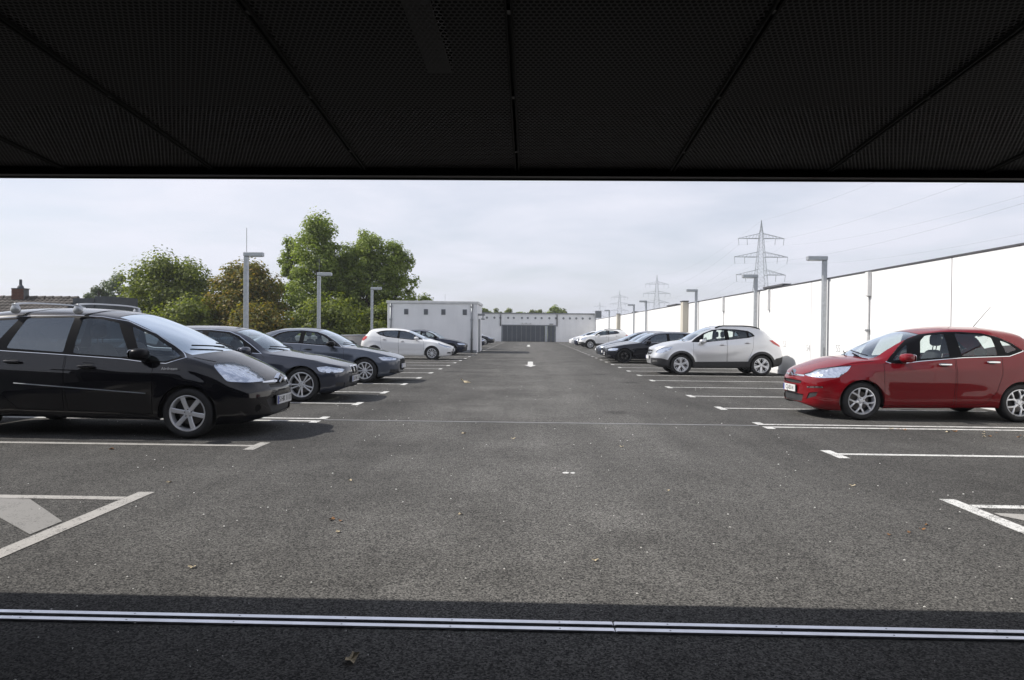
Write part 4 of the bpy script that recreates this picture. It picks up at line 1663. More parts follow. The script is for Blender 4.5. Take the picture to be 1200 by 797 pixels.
    # -- exhaust, sump and axle shapes seen under the sills
    if detail >= 1:
        m = MB()
        m.tube([(S['wf'], -.6, S['R']), (S['wf'], .6, S['R'])], .05, 8)
        m.tube([(S['wr'], -.6, S['R']), (S['wr'], .6, S['R'])], .06, 8)
        m.build('axle', 'under', root)
        if S.get('antenna'):
            ax, az = S['antenna']
            m = MB(); m.tube([(ax, 0, az), (ax + .30, 0, az + .36)], [.006, .003], 6)
            m.build('antenna', 'blacktrim', root)
        if S.get('rails'):
            xa, xb = S['rails']
            for s_ in (1, -1):
                m = MB()
                P = []
                for i in range(12):
                    t = i / 11
                    xx = xa + (xb - xa) * t
                    hh = .045 * min(1, t * 8, (1 - t) * 8)
                    P.append((xx, s_ * (C.half_w(xx) - .315), C.top(xx) - .06 + hh))
                m.tube(P, .022, 8)
                m.build('roof_rail', 'blacktrim', root, smooth=True)
    for (nm, mat, fn) in S.get('extra', ()):
        m = MB(); fn(m, C)
        m.build(nm, mat, root, smooth=False)
    C.bm.free()
    return root

NOSE_STD = [(.12, .12), (.2, .035), (.32, .005), (.5, 0), (.6, .015), (.72, .09), (.9, .2), (1.1, .3)]
TAIL_STD = [(.15, .14), (.28, .03), (.5, 0), (.7, .01), (.85, .05), (1.1, .12)]


def plan_of(L, W, nr=.5, blunt=0.0):
    h = W / 2
    return [(0, 0), (.008, .24), (.05 - blunt * .02, .47 + .03 * blunt), (.16 - blunt * .05, h * .77), (.38 - .08 * blunt, h * .89), (.75, h * .962), (1.25, h * .99), (L * .55, h), (L - .9, h * .985),
            (L - .42, h * .94), (L - .16, h * .84), (L - .04, h * .62), (L - .006, h * .3), (L, 0)]


def shield(m, C, x, z, s):
    pass


MPV = dict(L=4.47, R=.315, wf=.87, wr=3.595, plan=plan_of(4.47, 1.83),
    top=[(.035, .665), (.11, .745), (.32, .87), (.59, .99), (.84, 1.075), (1.21, 1.27), (1.6, 1.435), (1.95, 1.545), (2.3, 1.59), (2.8, 1.61), (3.25, 1.60), (3.65, 1.565), (3.95, 1.50), (4.1, 1.43), (4.3, 1.13), (4.41, .98)],
    shoulder=[(0, .625), (.2, .72), (.45, .83), (.75, .90), (1.05, .94), (1.6, .955), (2.4, .985), (3.3, 1.02), (4.1, 1.03), (4.47, .95)],
    sill=[(0, .25), (.25, .18), (.6, .17), (1.3, .225), (2.2, .235), (3.1, .25), (3.7, .25), (4.2, .28), (4.47, .4)],
    nose=[(.12, .13), (.19, .03), (.26, .0), (.45, .0), (.56, .005), (.64, .035), (.75, .10), (.95, .22), (1.1, .3)], tail=TAIL_STD,
    cowl=(1.06, .80), header=(2.02, 1.93), rheader=(3.98, 4.08), rbase=(4.2, 4.28), tum=.36, crown=.075,
    dlo=[(.99, .995), (1.20, 1.135), (1.45, 1.28), (1.82, 1.435), (2.14, 1.487), (2.5, 1.503), (3.0, 1.49), (3.45, 1.455), (3.75, 1.40), (3.93, 1.28), (3.80, 1.10), (3.36, 1.065), (2.5, 1.02), (1.75, .975), (1.45, .94), (1.2, .925)],
    chrome_dlo=.0055, dlo_min=.85,
    windows=[[(1.05, 1.005), (1.22, 1.115), (1.45, 1.255), (1.73, 1.375), (1.50, .97), (1.22, .945)],
             [(1.90, 1.415), (2.14, 1.465), (2.355, 1.475), (2.365, 1.035), (1.78, .998), (1.64, 1.0)],
             [(2.465, 1.48), (3.06, 1.462), (3.21, 1.09), (2.485, 1.045)],
             [(3.16, 1.45), (3.45, 1.43), (3.72, 1.375), (3.88, 1.27), (3.78, 1.12), (3.38, 1.095)]],
    tinted=(2, 3), doors=[[(1.36, .90), (1.50, .93), (2.44, .97), (2.44, .6), (2.40, .33), (1.35, .30)], [(2.452, .33), (3.02, .34), (3.33, .62), (3.42, .98), (2.452, .96)]],
    head=[(.66, .925), (.52, .925), (.25, .83), (.05, .735), (.03, .69), (.20, .685), (.43, .705)],
    front=[('grille_chrome', 'chrome', [(0, .655), (.45, .67), (.45, .685), (0, .69)], .0),
           ('grille', 'plastic', [(0, .585), (.36, .60), (.34, .645), (0, .642)], .012),
           ('lower_grille', 'plastic', [(0, .27), (.34, .28), (.46, .45), (.40, .475), (0, .475)], .02),
           ('bumper_chrome', 'chrome', [(0, .225), (.5, .232), (.5, .244), (0, .238)], -.003), ('fog_lamp', 'blacktrim', [(.60 + .045 * math.cos(i * .785), .36 + .045 * math.sin(i * .785)) for i in range(8)], .004)],
    bonnet=[(.66, .935), (.95, 1.0), (.95, 1.006), (.66, .941)],
    screen_brightener=True, screen_glass='glass_screen_boost', wheel='six', spin=.15, seats=(2.0, 2.95), mirror=(1.46, 1.035), mirror_mat='blacktrim', handles=[(2.16, .875), (3.08, .925)], handle_w=.985,  # added pale sheet and boosted glass imitate sky mirrored in the windscreen
    plate=(.43, 'S HK 1117', True), creases=[([(.9, .78), (1.6, .80), (3.2, .86), (4.2, .90)], .012, .16), ([(1.3, .42), (3.2, .46)], -.012, .14)])

def pull_forward(S, d):
    """shorten the nose: everything behind the headlights moves forward by d"""
    f = lambda x: x - d * sstep(.15, .95, x)
    g = lambda pts: [(f(q[0]), q[1]) for q in pts]
    for k in ('top', 'shoulder', 'sill', 'dlo', 'head', 'bonnet', 'plan', 'handles'):
        S[k] = g(S[k])
    S['windows'] = [g(w) for w in S['windows']]
    S['doors'] = [g(w) for w in S['doors']]
    S['creases'] = [(g(c_[0]), c_[1], c_[2]) for c_ in S['creases']]
    for k in ('cowl', 'header', 'rheader', 'rbase'):
        S[k] = (f(S[k][0]), f(S[k][1]))
    S['seats'] = tuple(f(x) for x in S['seats'])
    S['mirror'] = (f(S['mirror'][0]), S['mirror'][1])
    S['L'] -= d


pull_forward(MPV, .06)

HATCH_RED = dict(L=3.94, R=.305, wf=.82, wr=3.285, plan=plan_of(3.94, 1.73, blunt=0),
    top=[(.03, .705), (.14, .79), (.33, .88), (.62, .975), (.88, 1.01), (1.19, 1.165), (1.48, 1.305), (1.76, 1.41), (2.04, 1.475), (2.47, 1.515), (2.83, 1.515), (3.18, 1.485), (3.5, 1.42), (3.70, 1.25), (3.83, 1.07), (3.88, .97)],
    shoulder=[(0, .655), (.15, .72), (.4, .82), (.7, .88), (1.1, .905), (1.7, .925), (2.4, .965), (3.1, 1.0), (3.6, 1.0), (3.94, .93)],
    sill=[(0, .24), (.2, .155), (.5, .14), (1.15, .195), (2, .205), (2.8, .22), (3.3, .22), (3.7, .28), (3.94, .38)],
    nose=[(.1, .14), (.16, .035), (.24, .0), (.45, .0), (.58, .0), (.68, .03), (.8, .12), (1.0, .25)], tail=TAIL_STD,
    cowl=(1.09, .86), header=(1.93, 1.80), rheader=(3.42, 3.50), rbase=(3.66, 3.74), tum=.40, crown=.07,
    dlo=[(1.205, .935), (1.30, 1.03), (1.45, 1.165), (1.62, 1.285), (1.85, 1.375), (2.16, 1.415), (2.45, 1.42), (2.78, 1.40), (3.02, 1.34), (3.22, 1.24), (3.36, 1.125), (3.12, 1.045), (2.4, 1.015), (1.75, .955), (1.45, .915), (1.28, .91)],
    chrome_dlo=.010, chrome_low=[(1.2, .945), (1.45, .955), (1.75, 1.0), (2.4, 1.05), (3.12, 1.085), (3.4, 1.14)], dlo_min=.8,
    windows=[[(1.30, .955), (1.42, 1.085), (1.585, 1.215), (1.505, .96)], [(1.72, .985), (1.80, 1.27), (1.90, 1.35), (2.19, 1.39), (2.19, 1.02)],
             [(2.36, 1.395), (2.75, 1.38), (2.91, 1.33), (2.935, 1.055), (2.375, 1.035)], [(3.03, 1.29), (3.14, 1.245), (3.27, 1.15), (3.08, 1.085)]],
    tinted=(), rear_glass='glass', wide_rear=3, doors=[[(1.16, .88), (1.35, .905), (2.25, .95), (2.262, 1.0), (2.25, .50), (2.235, .255), (1.15, .235)], [(2.275, .26), (2.72, .27), (2.90, .48), (2.985, .75), (3.0, 1.03), (2.275, 1.0)]],
    head=[(.06, .70), (.22, .79), (.42, .84), (.68, .875), (.60, .775), (.46, .67), (.2, .655), (.08, .675)],
    front=[('grille_chrome', 'chrome', [(0, .655), (.42, .665), (.40, .69), (0, .69)], -.002),
           ('upper_grille', 'plastic', [(0, .535), (.36, .545), (.40, .59), (0, .60)], .025),
           ('lower_grille', 'plastic', [(0, .24), (.40, .255), (.44, .37), (0, .385)], .02),
           ('daylight_lamp', 'chrome', [(.52, .485), (.72, .50), (.72, .525), (.52, .51)], -.002),
           ('fog_recess', 'plastic', [(.50, .30), (.66, .36), (.68, .43), (.56, .41)], .01)],
    bonnet=[(.3, .80), (.68, .895), (1.02, .935), (1.02, .941), (.68, .901), (.3, .806)],
    wheel='flower', spin=.5, seats=(1.88, 2.62), mirror=(1.45, 1.0), handles=[(2.08, .90), (2.83, .945)], handle_w=.985, handle_mat='chrome',
    plate=(.455, 'CJ-83-N', True), antenna=(3.02, 1.49), creases=[([(1.1, .47), (2.9, .52)], -.014, .15), ([(.5, .76), (1.6, .80), (3.5, .84)], .008, .16)], flare=.024)

CROSSOVER = dict(L=4.28, R=.335, wf=.92, wr=3.475, plan=plan_of(4.28, 1.78, blunt=1),
    top=[(.09, .86), (.16, .905), (.3, .965), (.68, 1.065), (.98, 1.11), (1.47, 1.37), (1.85, 1.53), (2.19, 1.605), (2.87, 1.61), (3.4, 1.57), (3.64, 1.50), (3.98, 1.22), (4.12, 1.02), (4.18, .95)],
    shoulder=[(0, .80), (.15, .85), (.4, .93), (.8, 1.0), (1.2, 1.02), (1.8, 1.04), (2.6, 1.09), (3.2, 1.15), (3.8, 1.13), (4.28, .96)],
    sill=[(0, .34), (.2, .25), (.5, .235), (1.3, .235), (2.2, .24), (3, .25), (3.6, .26), (4.05, .31), (4.28, .42)],
    nose=[(.2, .14), (.28, .05), (.38, .01), (.55, .0), (.62, .02), (.72, .05), (.85, .07), (.95, .13), (1.1, .22)], tail=[(.2, .14), (.32, .03), (.55, 0), (.75, .01), (.9, .05), (1.15, .16)],
    cowl=(1.16, .95), header=(2.02, 1.90), rheader=(3.56, 3.62), rbase=(3.82, 3.94), tum=.38, crown=.07,
    dlo=[(1.24, 1.06), (1.42, 1.21), (1.66, 1.355), (1.94, 1.465), (2.28, 1.50), (2.7, 1.485), (3.06, 1.44), (3.20, 1.36), (3.27, 1.275), (3.06, 1.215), (2.4, 1.14), (1.71, 1.065)],
    dlo_min=.95,
    windows=[[(1.62, 1.105), (1.66, 1.305), (1.80, 1.375), (2.08, 1.455), (2.31, 1.47), (2.31, 1.15), (2.0, 1.105)],
             [(2.43, 1.465), (2.72, 1.455), (3.0, 1.41), (3.02, 1.235), (2.45, 1.165)], [(3.07, 1.40), (3.14, 1.35), (3.20, 1.275), (3.08, 1.25)]], tinted=(2,),
    doors=[[(1.30, 1.0), (1.5, 1.05), (2.36, 1.12), (2.37, .9), (2.36, .30), (1.30, .29)], [(2.382, .30), (2.98, .31), (3.10, .62), (3.20, .9), (3.22, 1.18), (2.382, 1.12)]],
    clad=[[(-.05, .2), (.55, .2), (.55, .47), (.3, .53), (-.05, .54)], [(1.2, .2), (3.15, .2), (3.15, .46), (1.2, .43)], [(3.8, .2), (4.35, .2), (4.35, .64), (3.95, .56), (3.8, .45)]],
    head=[(.12, .71), (.2, .81), (.36, .875), (.66, .915), (.56, .80), (.3, .69)],
    taillamp=[(3.72, 1.14), (4.2, 1.16), (4.24, .93), (4.05, .94), (3.86, 1.03)],
    front=[('grille', 'plastic', [(0, .62), (.36, .64), (.42, .78), (0, .80)], .02), ('grille_chrome', 'chrome', [(0, .695), (.38, .715), (.39, .74), (0, .725)], -.004),
           ('fog_trim', 'chrome', [(.52, .40), (.72, .42), (.72, .47), (.56, .47)], -.005), ('skid_plate', 'chrome', [(0, .27), (.5, .28), (.5, .315), (0, .31)], -.006)],
    wheel='five', spin=.1, seats=(2.02, 2.85), mirror=(1.57, 1.09), handles=[(2.22, .985), (3.02, 1.055)], handle_w=.985, rails=(2.05, 3.5),
    plate=(.55, '', True), creases=[([(1.3, .52), (2.2, .56), (3.1, .80)], -.010, .32), ([(1.6, .98), (2.6, 1.0), (3.9, 1.0)], .010, .15)], flare=.03)

ESTATE = dict(L=4.62, R=.32, wf=.79, wr=3.60, plan=plan_of(4.62, 1.81, blunt=.5),
    top=[(.045, .655), (.12, .69), (.3, .745), (.66, .83), (1.06, .905), (1.29, .95), (1.61, 1.135), (1.88, 1.275), (2.15, 1.355), (2.6, 1.405), (3.1, 1.41), (3.6, 1.39), (4.0, 1.345), (4.2, 1.29), (4.45, 1.03), (4.56, .93)],
    shoulder=[(0, .60), (.15, .65), (.4, .715), (.8, .79), (1.3, .835), (1.8, .86), (2.6, .905), (3.6, .95), (4.2, .955), (4.62, .87)],
    sill=[(0, .26), (.2, .18), (.5, .165), (1.2, .19), (2.3, .195), (3.2, .205), (3.7, .21), (4.3, .27), (4.62, .38)],
    nose=NOSE_STD, tail=TAIL_STD, cowl=(1.50, 1.27), header=(2.22, 2.10), rheader=(4.05, 4.15), rbase=(4.3, 4.38), tum=.42, crown=.07,
    dlo=[(1.57, .895), (1.80, 1.06), (2.04, 1.215), (2.24, 1.29), (2.6, 1.325), (3.1, 1.325), (3.6, 1.30), (4.0, 1.235), (4.12, 1.13), (3.6, .995), (2.6, .955), (1.95, .915)],
    chrome_dlo=.010, dlo_min=.8,
    windows=[[(1.86, .955), (1.95, 1.11), (2.12, 1.215), (2.30, 1.27), (2.62, 1.295), (2.63, .985), (2.2, .95)], [(2.74, 1.30), (3.15, 1.295), (3.36, 1.28), (3.42, 1.03), (2.75, .995)], [(3.50, 1.275), (3.9, 1.215), (4.0, 1.13), (3.55, 1.035)]],
    tinted=(1, 2), doors=[[(1.50, .82), (1.7, .86), (2.66, .94), (2.68, .7), (2.66, .23), (1.50, .23)], [(2.675, .23), (3.16, .24), (3.36, .55), (3.46, .98), (2.675, .94)]],
    head=[(.52, .655), (.32, .675), (.10, .63), (.05, .60), (.07, .55), (.3, .54), (.45, .565)],
    front=[('kidney_frame', 'chrome', [(.015, .475), (.19, .485), (.23, .60), (.20, .655), (.015, .65)], -.004), ('kidney_grille', 'gap', [(.035, .495), (.175, .502), (.208, .60), (.185, .635), (.035, .632)], .01),
           ('lower_intake', 'plastic', [(0, .235), (.50, .25), (.48, .34), (0, .35)], .02), ('side_intake', 'plastic', [(.52, .26), (.72, .29), (.72, .36), (.52, .345)], .01)],
    bonnet=[(.35, .725), (.8, .805), (1.4, .86), (1.4, .866), (.8, .811), (.35, .731)],
    wheel='twin', spin=.3, seats=(2.25, 3.0), mirror=(1.80, .95), handles=[(2.48, .865), (3.3, .905)], handle_w=.985,
    plate=(.40, 'SU BH 12', True), creases=[([(.95, .70), (1.6, .745), (2.6, .80), (4.3, .86)], .014, .15), ([(1.2, .38), (3.4, .42)], -.012, .14)], flare=.022)

SALOON = dict(L=4.46, R=.315, wf=.83, wr=3.467, plan=plan_of(4.46, 1.80, blunt=.8),
    top=[(.035, .63), (.12, .68), (.39, .775), (.86, .875), (1.25, .945), (1.49, 1.085), (1.81, 1.255), (2.13, 1.36), (2.6, 1.40), (3.0, 1.385), (3.23, 1.35), (3.49, 1.28), (3.73, 1.18), (3.98, 1.075), (4.2, 1.05), (4.38, 1.02), (4.43, .97)],
    shoulder=[(0, .60), (.15, .65), (.4, .735), (.8, .81), (1.3, .86), (2.0, .90), (2.8, .93), (3.6, .965), (4.1, .98), (4.46, .92)],
    sill=[(0, .25), (.2, .17), (.5, .155), (1.2, .18), (2.2, .185), (3.1, .195), (3.6, .2), (4.2, .27), (4.46, .38)],
    nose=[(.12, .12), (.2, .035), (.3, .005), (.55, 0), (.63, .02), (.72, .09), (.9, .2), (1.1, .3)], tail=[(.15, .14), (.28, .03), (.5, 0), (.75, .01), (.95, .04), (1.1, .1)], cowl=(1.45, 1.22), header=(2.18, 2.07), rheader=(3.25, 3.20), rbase=(3.84, 3.95), tum=.42, crown=.065,
    dlo=[(1.44, .905), (1.64, 1.055), (1.88, 1.205), (2.12, 1.29), (2.5, 1.325), (2.85, 1.31), (3.08, 1.255), (3.30, 1.14), (3.36, 1.06), (3.15, 1.01), (2.5, .985), (1.95, .945)],
    chrome_dlo=.008, dlo_min=.8,
    windows=[[(1.72, .975), (1.80, 1.10), (1.92, 1.175), (2.13, 1.255), (2.40, 1.29), (2.42, 1.005), (2.0, .975)], [(2.52, 1.295), (2.83, 1.285), (3.03, 1.235), (3.18, 1.13), (3.15, 1.035), (2.53, 1.01)]],
    doors=[[(1.36, .84), (1.55, .88), (2.45, .95), (2.47, .7), (2.45, .22), (1.36, .22)], [(2.465, .22), (3.0, .23), (3.18, .55), (3.28, .99), (2.465, .95)]],
    head=[(.50, .665), (.30, .685), (.08, .655), (.05, .62), (.07, .58), (.38, .575)],
    front=[('grille', 'gap', [(0, .30), (.30, .32), (.36, .45), (.32, .60), (0, .605)], .012), ('side_intake', 'plastic', [(.42, .235), (.74, .26), (.74, .35), (.46, .33)], .012), ('lower_lip', 'plastic', [(0, .20), (.4, .21), (.4, .27), (0, .26)], .01)],
    bonnet=[(.35, .745), (.8, .825), (1.35, .885), (1.35, .891), (.8, .831), (.35, .751)],
    wheel='ten', spin=.2, seats=(2.08, 2.85), mirror=(1.66, .985), mirror_mat='blacktrim', handles=[(2.28, .855), (3.12, .885)], handle_w=.985,
    plate=(.42, '', True), creases=[([(.5, .675), (1.3, .765), (2.6, .815), (4.2, .845)], .016, .13), ([(1.2, .36), (3.2, .40)], -.012, .14)], flare=.022)

HATCH_WHITE = dict(L=4.31, R=.31, wf=.92, wr=3.57, plan=plan_of(4.31, 1.78, blunt=.2),
    top=[(.03, .60), (.16, .655), (.4, .745), (.62, .825), (1.05, .945), (1.4, 1.075), (2.0, 1.32), (2.46, 1.42), (2.9, 1.45), (3.3, 1.445), (3.7, 1.41), (3.88, 1.365), (4.08, 1.16), (4.2, 1.0), (4.24, .95)],
    shoulder=[(0, .56), (.15, .63), (.4, .71), (.8, .80), (1.3, .85), (1.9, .90), (2.6, .95), (3.3, 1.03), (3.9, 1.06), (4.31, .93)],
    sill=[(0, .24), (.2, .17), (.5, .155), (1.3, .18), (2.2, .19), (3.1, .2), (3.6, .21), (4.1, .29), (4.31, .38)],
    nose=[(.12, .12), (.2, .035), (.3, .005), (.5, 0), (.58, .02), (.68, .08), (.9, .22), (1.1, .3)], tail=TAIL_STD, cowl=(1.30, 1.07), header=(2.12, 2.0), rheader=(3.75, 3.83), rbase=(3.98, 4.06), tum=.42, crown=.07,
    dlo=[(1.33, .93), (1.55, 1.055), (1.80, 1.19), (2.10, 1.305), (2.5, 1.345), (3.08, 1.335), (3.35, 1.29), (3.52, 1.225), (3.34, 1.12), (3.03, 1.035), (2.4, .96), (1.8, .905)],
    dlo_min=.8, windows=[[(1.62, .96), (1.80, 1.135), (2.05, 1.245), (2.40, 1.315), (2.42, .985), (1.85, .935)], [(2.50, 1.315), (3.05, 1.30), (3.20, 1.25), (3.10, 1.09), (2.52, .995)], [(3.24, 1.255), (3.40, 1.22), (3.30, 1.14), (3.17, 1.11)]],
    glass='glass_dark', tinted=(), doors=[[(1.30, .83), (1.5, .88), (2.44, .95), (2.46, .7), (2.44, .22), (1.30, .21)], [(2.455, .22), (3.05, .24), (3.25, .6), (3.32, 1.05), (2.455, .95)]],
    head=[(.08, .60), (.25, .67), (.68, .80), (.55, .68), (.3, .585), (.1, .565)],
    taillamp=[(3.90, 1.06), (4.3, 1.08), (4.32, .86), (4.08, .86), (3.95, .95)],
    front=[('lower_grille', 'plastic', [(0, .22), (.42, .23), (.52, .38), (0, .40)], .02), ('fog_recess', 'plastic', [(.50, .29), (.74, .30), (.72, .37), (.56, .36)], .01)],
    wheel='ten', spin=.2, seats=(2.05, 2.85), mirror=(1.62, .985), handles=[(2.28, .84), (3.12, .92)], handle_w=.985, plate=(.46, '', True), creases=[([(1.2, .46), (2.4, .42), (3.2, .50)], -.016, .16), ([(1.2, .72), (2.6, .80), (4.0, .90)], .012, .14)], flare=.022)


def roof_bars(root, S):
    top = pchip(S['top'])
    for xb in (2.36, 3.16):
        e = MB()
        P = []
        for i in range(13):
            y = -.70 + 1.40 * i / 12
            P.append((xb, y, top(xb) + .062 - .030 * (y / .7) ** 4))
        n = len(P)
        vs, fs = [], []
        for (x, y, z) in P:
            vs += [(x - .030, y, z - .008), (x + .030, y, z - .008), (x + .024, y, z + .010), (x - .024, y, z + .010)]
        for i in range(n - 1):
            for k in range(4):
                fs.append((4 * i + k, 4 * i + (k + 1) % 4, 4 * i + 4 + (k + 1) % 4, 4 * i + 4 + k))
        fs += [(0, 1, 2, 3), (4 * n - 1, 4 * n - 2, 4 * n - 3, 4 * n - 4)]
        e.add(vs, fs)
        bar = e.build('roof_bar', 'barsilver', root)
        for s_ in (1, -1):
            m = MB()
            v_, f_ = super_ellipsoid(.085, .034, .068, .95)
            m.add([(xb + a * (1 - .6 * (c_ + .068) / .136), s_ * (.665 + b_), top(xb) - .015 + c_) for a, b_, c_ in v_], f_)
            m.build('bar_foot', 'barsilver' if True else 'plastic', bar, smooth=True)


# paints
P_BLACK = paintmat('black_paint', (0.0045, 0.0045, 0.0065), 0.0, .3, .03, .05)
P_RED = paintmat('red_paint', (0.165, 0.0025, 0.007), 0.0, .4, .04, .05)
P_SILVER = paintmat('silver_paint', (0.63, 0.64, 0.66), 0.6, .34)
P_GREY = paintmat('dark_grey_paint', (0.042, 0.047, 0.064), 0.45, .35, .02, .1)
P_GREY2 = paintmat('mid_grey_paint', (0.082, 0.096, 0.125), 0.5, .35, .02, .1)
P_WHITE = paintmat('white_paint', (0.76, 0.765, 0.77), 0.0, .4, .08, .1)
P_NAVY = paintmat('navy_paint', (0.008, 0.011, 0.028), 0.0, .3, .03, .1)
P_BLACK2 = paintmat('blue_black_paint', (0.006, 0.007, 0.012), 0.0, .3, .03, .05)

GL_, GR_ = 'cars parked along the tree side', 'cars parked along the white wall'
# left row: noses towards the aisle (+X)
c = build_car(MPV, P_BLACK, (-3.31, 8.50 + .915, 0), math.pi, 'black people carrier with silver roof bars and chrome-lined windows', GL_)
roof_bars(c, MPV)
tx = text_obj('side_badge', 'Airdream', .052, 'plate', c)
tx.location = (1.07, .918, .86); tx.rotation_euler = (math.pi / 2, 0, math.pi)
for s_ in (1, -1):                                            # rubbing strip
    m = MB()
    m.add([(1.36, s_ * .912, .549), (2.99, s_ * .926, .659), (2.99, s_ * .926, .671), (1.36, s_ * .912, .561), (1.36, s_ * .928, .555), (2.99, s_ * .938, .665)],
          [(0, 1, 5, 4), (4, 5, 2, 3)])
    m.build('rubbing_strip', 'galv', c)
for k_ in range(2):                                           # chevron emblem on the bonnet edge
    m = MB()
    z0 = .665 + k_ * .048
    x0 = .018 + k_ * .03
    m.prism([(-.11, z0 - .03), (0, z0 + .025), (.11, z0 - .03), (.11, z0 - .005), (0, z0 + .052), (-.11, z0 - .005)], 'x', x0 - .02, x0 + .03)
    m.build('chevron_emblem', 'chrome', c)
c = build_car(ESTATE, P_GREY, (-3.47, 13.05 + .905, 0), math.pi, 'dark grey estate car with twin-slot grille beside the black people carrier', GL_)
c = build_car(SALOON, P_GREY2, (-3.38, 17.9 + .90, 0), math.pi, 'mid grey four-door saloon with ten-spoke wheels', GL_)
c = build_car(HATCH_WHITE, P_WHITE, (-3.57, 32.3 + .89, 0), math.pi, 'white hatchback with red tail light beside the lamp post', GL_)
c = build_car(SALOON, P_NAVY, (-3.50, 38.6 + .9, 0), math.pi, 'dark navy car nosing out in front of the white box building', GL_, detail=1)
c = build_car(ESTATE, P_NAVY, (-3.55, 57.0, 0), math.pi, 'dark blue car just past the white box building', GL_, detail=0)
c = build_car(HATCH_WHITE, P_BLACK2, (-3.45, 69.0, 0), math.pi, 'black car past the white box building, nearest the gate', GL_, detail=0)
# right row: noses towards the aisle (-X)
c = build_car(HATCH_RED, P_RED, (4.45, 11.3 + .865, 0), 0, 'glossy red five-door hatchback with chrome handles and five-hole wheels', GR_)
for k_ in range(2):
    m = MB()
    z0 = .672 + k_ * .045
    x0 = .012 + k_ * .03
    m.prism([(-.10, z0 - .03), (0, z0 + .022), (.10, z0 - .03), (.10, z0 - .008), (0, z0 + .046), (-.10, z0 - .008)], 'x', x0 - .02, x0 + .03)
    m.build('chevron_emblem', 'chrome', c)
c = build_car(CROSSOVER, P_SILVER, (3.94, 22.8 + .89, 0), 0, 'silver crossover with black wheel-arch cladding and roof rails', GR_)
ESTATE_B = dict(ESTATE, wheel='black', glass='glass_dark')
c = build_car(ESTATE_B, P_BLACK2, (3.36, 31.0 + .905, 0), 0, 'black estate car with black wheels beside the silver crossover', GR_, detail=1)
SAL_B = dict(SALOON, glass='glass')
c = build_car(SAL_B, P_GREY, (3.50, 34.3, 0), 0, 'dark grey saloon tucked behind the black estate car', GR_, detail=1)
c = build_car(HATCH_WHITE, P_GREY2, (3.45, 37.0, 0), 0, 'grey hatchback, last of the three dark cars beside the silver crossover', GR_, detail=1)
SUVW = dict(CROSSOVER, wheel='ten', glass='glass')
c = build_car(SUVW, P_WHITE, (3.95, 58.0, 0), 0, 'white crossover with dark windows past the row of dark cars', GR_, detail=1)
c = build_car(HATCH_WHITE, P_NAVY, (4.0, 64.5, 0), 0, 'dark blue hatchback between two distant white cars', GR_, detail=0)
c = build_car(HATCH_WHITE, P_WHITE, (3.9, 71.0, 0), 0, 'white hatchback nearest the gate along the white wall', GR_, detail=0)

# ------------------------------------------------------------------ trees
L_DARK = leafmat('leaf_dark_green', (0.062, 0.084, 0.015), (0.145, 0.180, 0.032), (0.24, 0.265, 0.055))
L_AUT = leafmat('leaf_turning', (0.075, 0.092, 0.020), (0.165, 0.155, 0.032), (0.29, 0.20, 0.050))
L_LIGHT = leafmat('leaf_light_green', (0.105, 0.145, 0.026), (0.20, 0.255, 0.050), (0.30, 0.345, 0.11))
L_BLUE = leafmat('leaf_grey_green', (0.07, 0.10, 0.045), (0.11, 0.145, 0.065), (0.16, 0.19, 0.095))


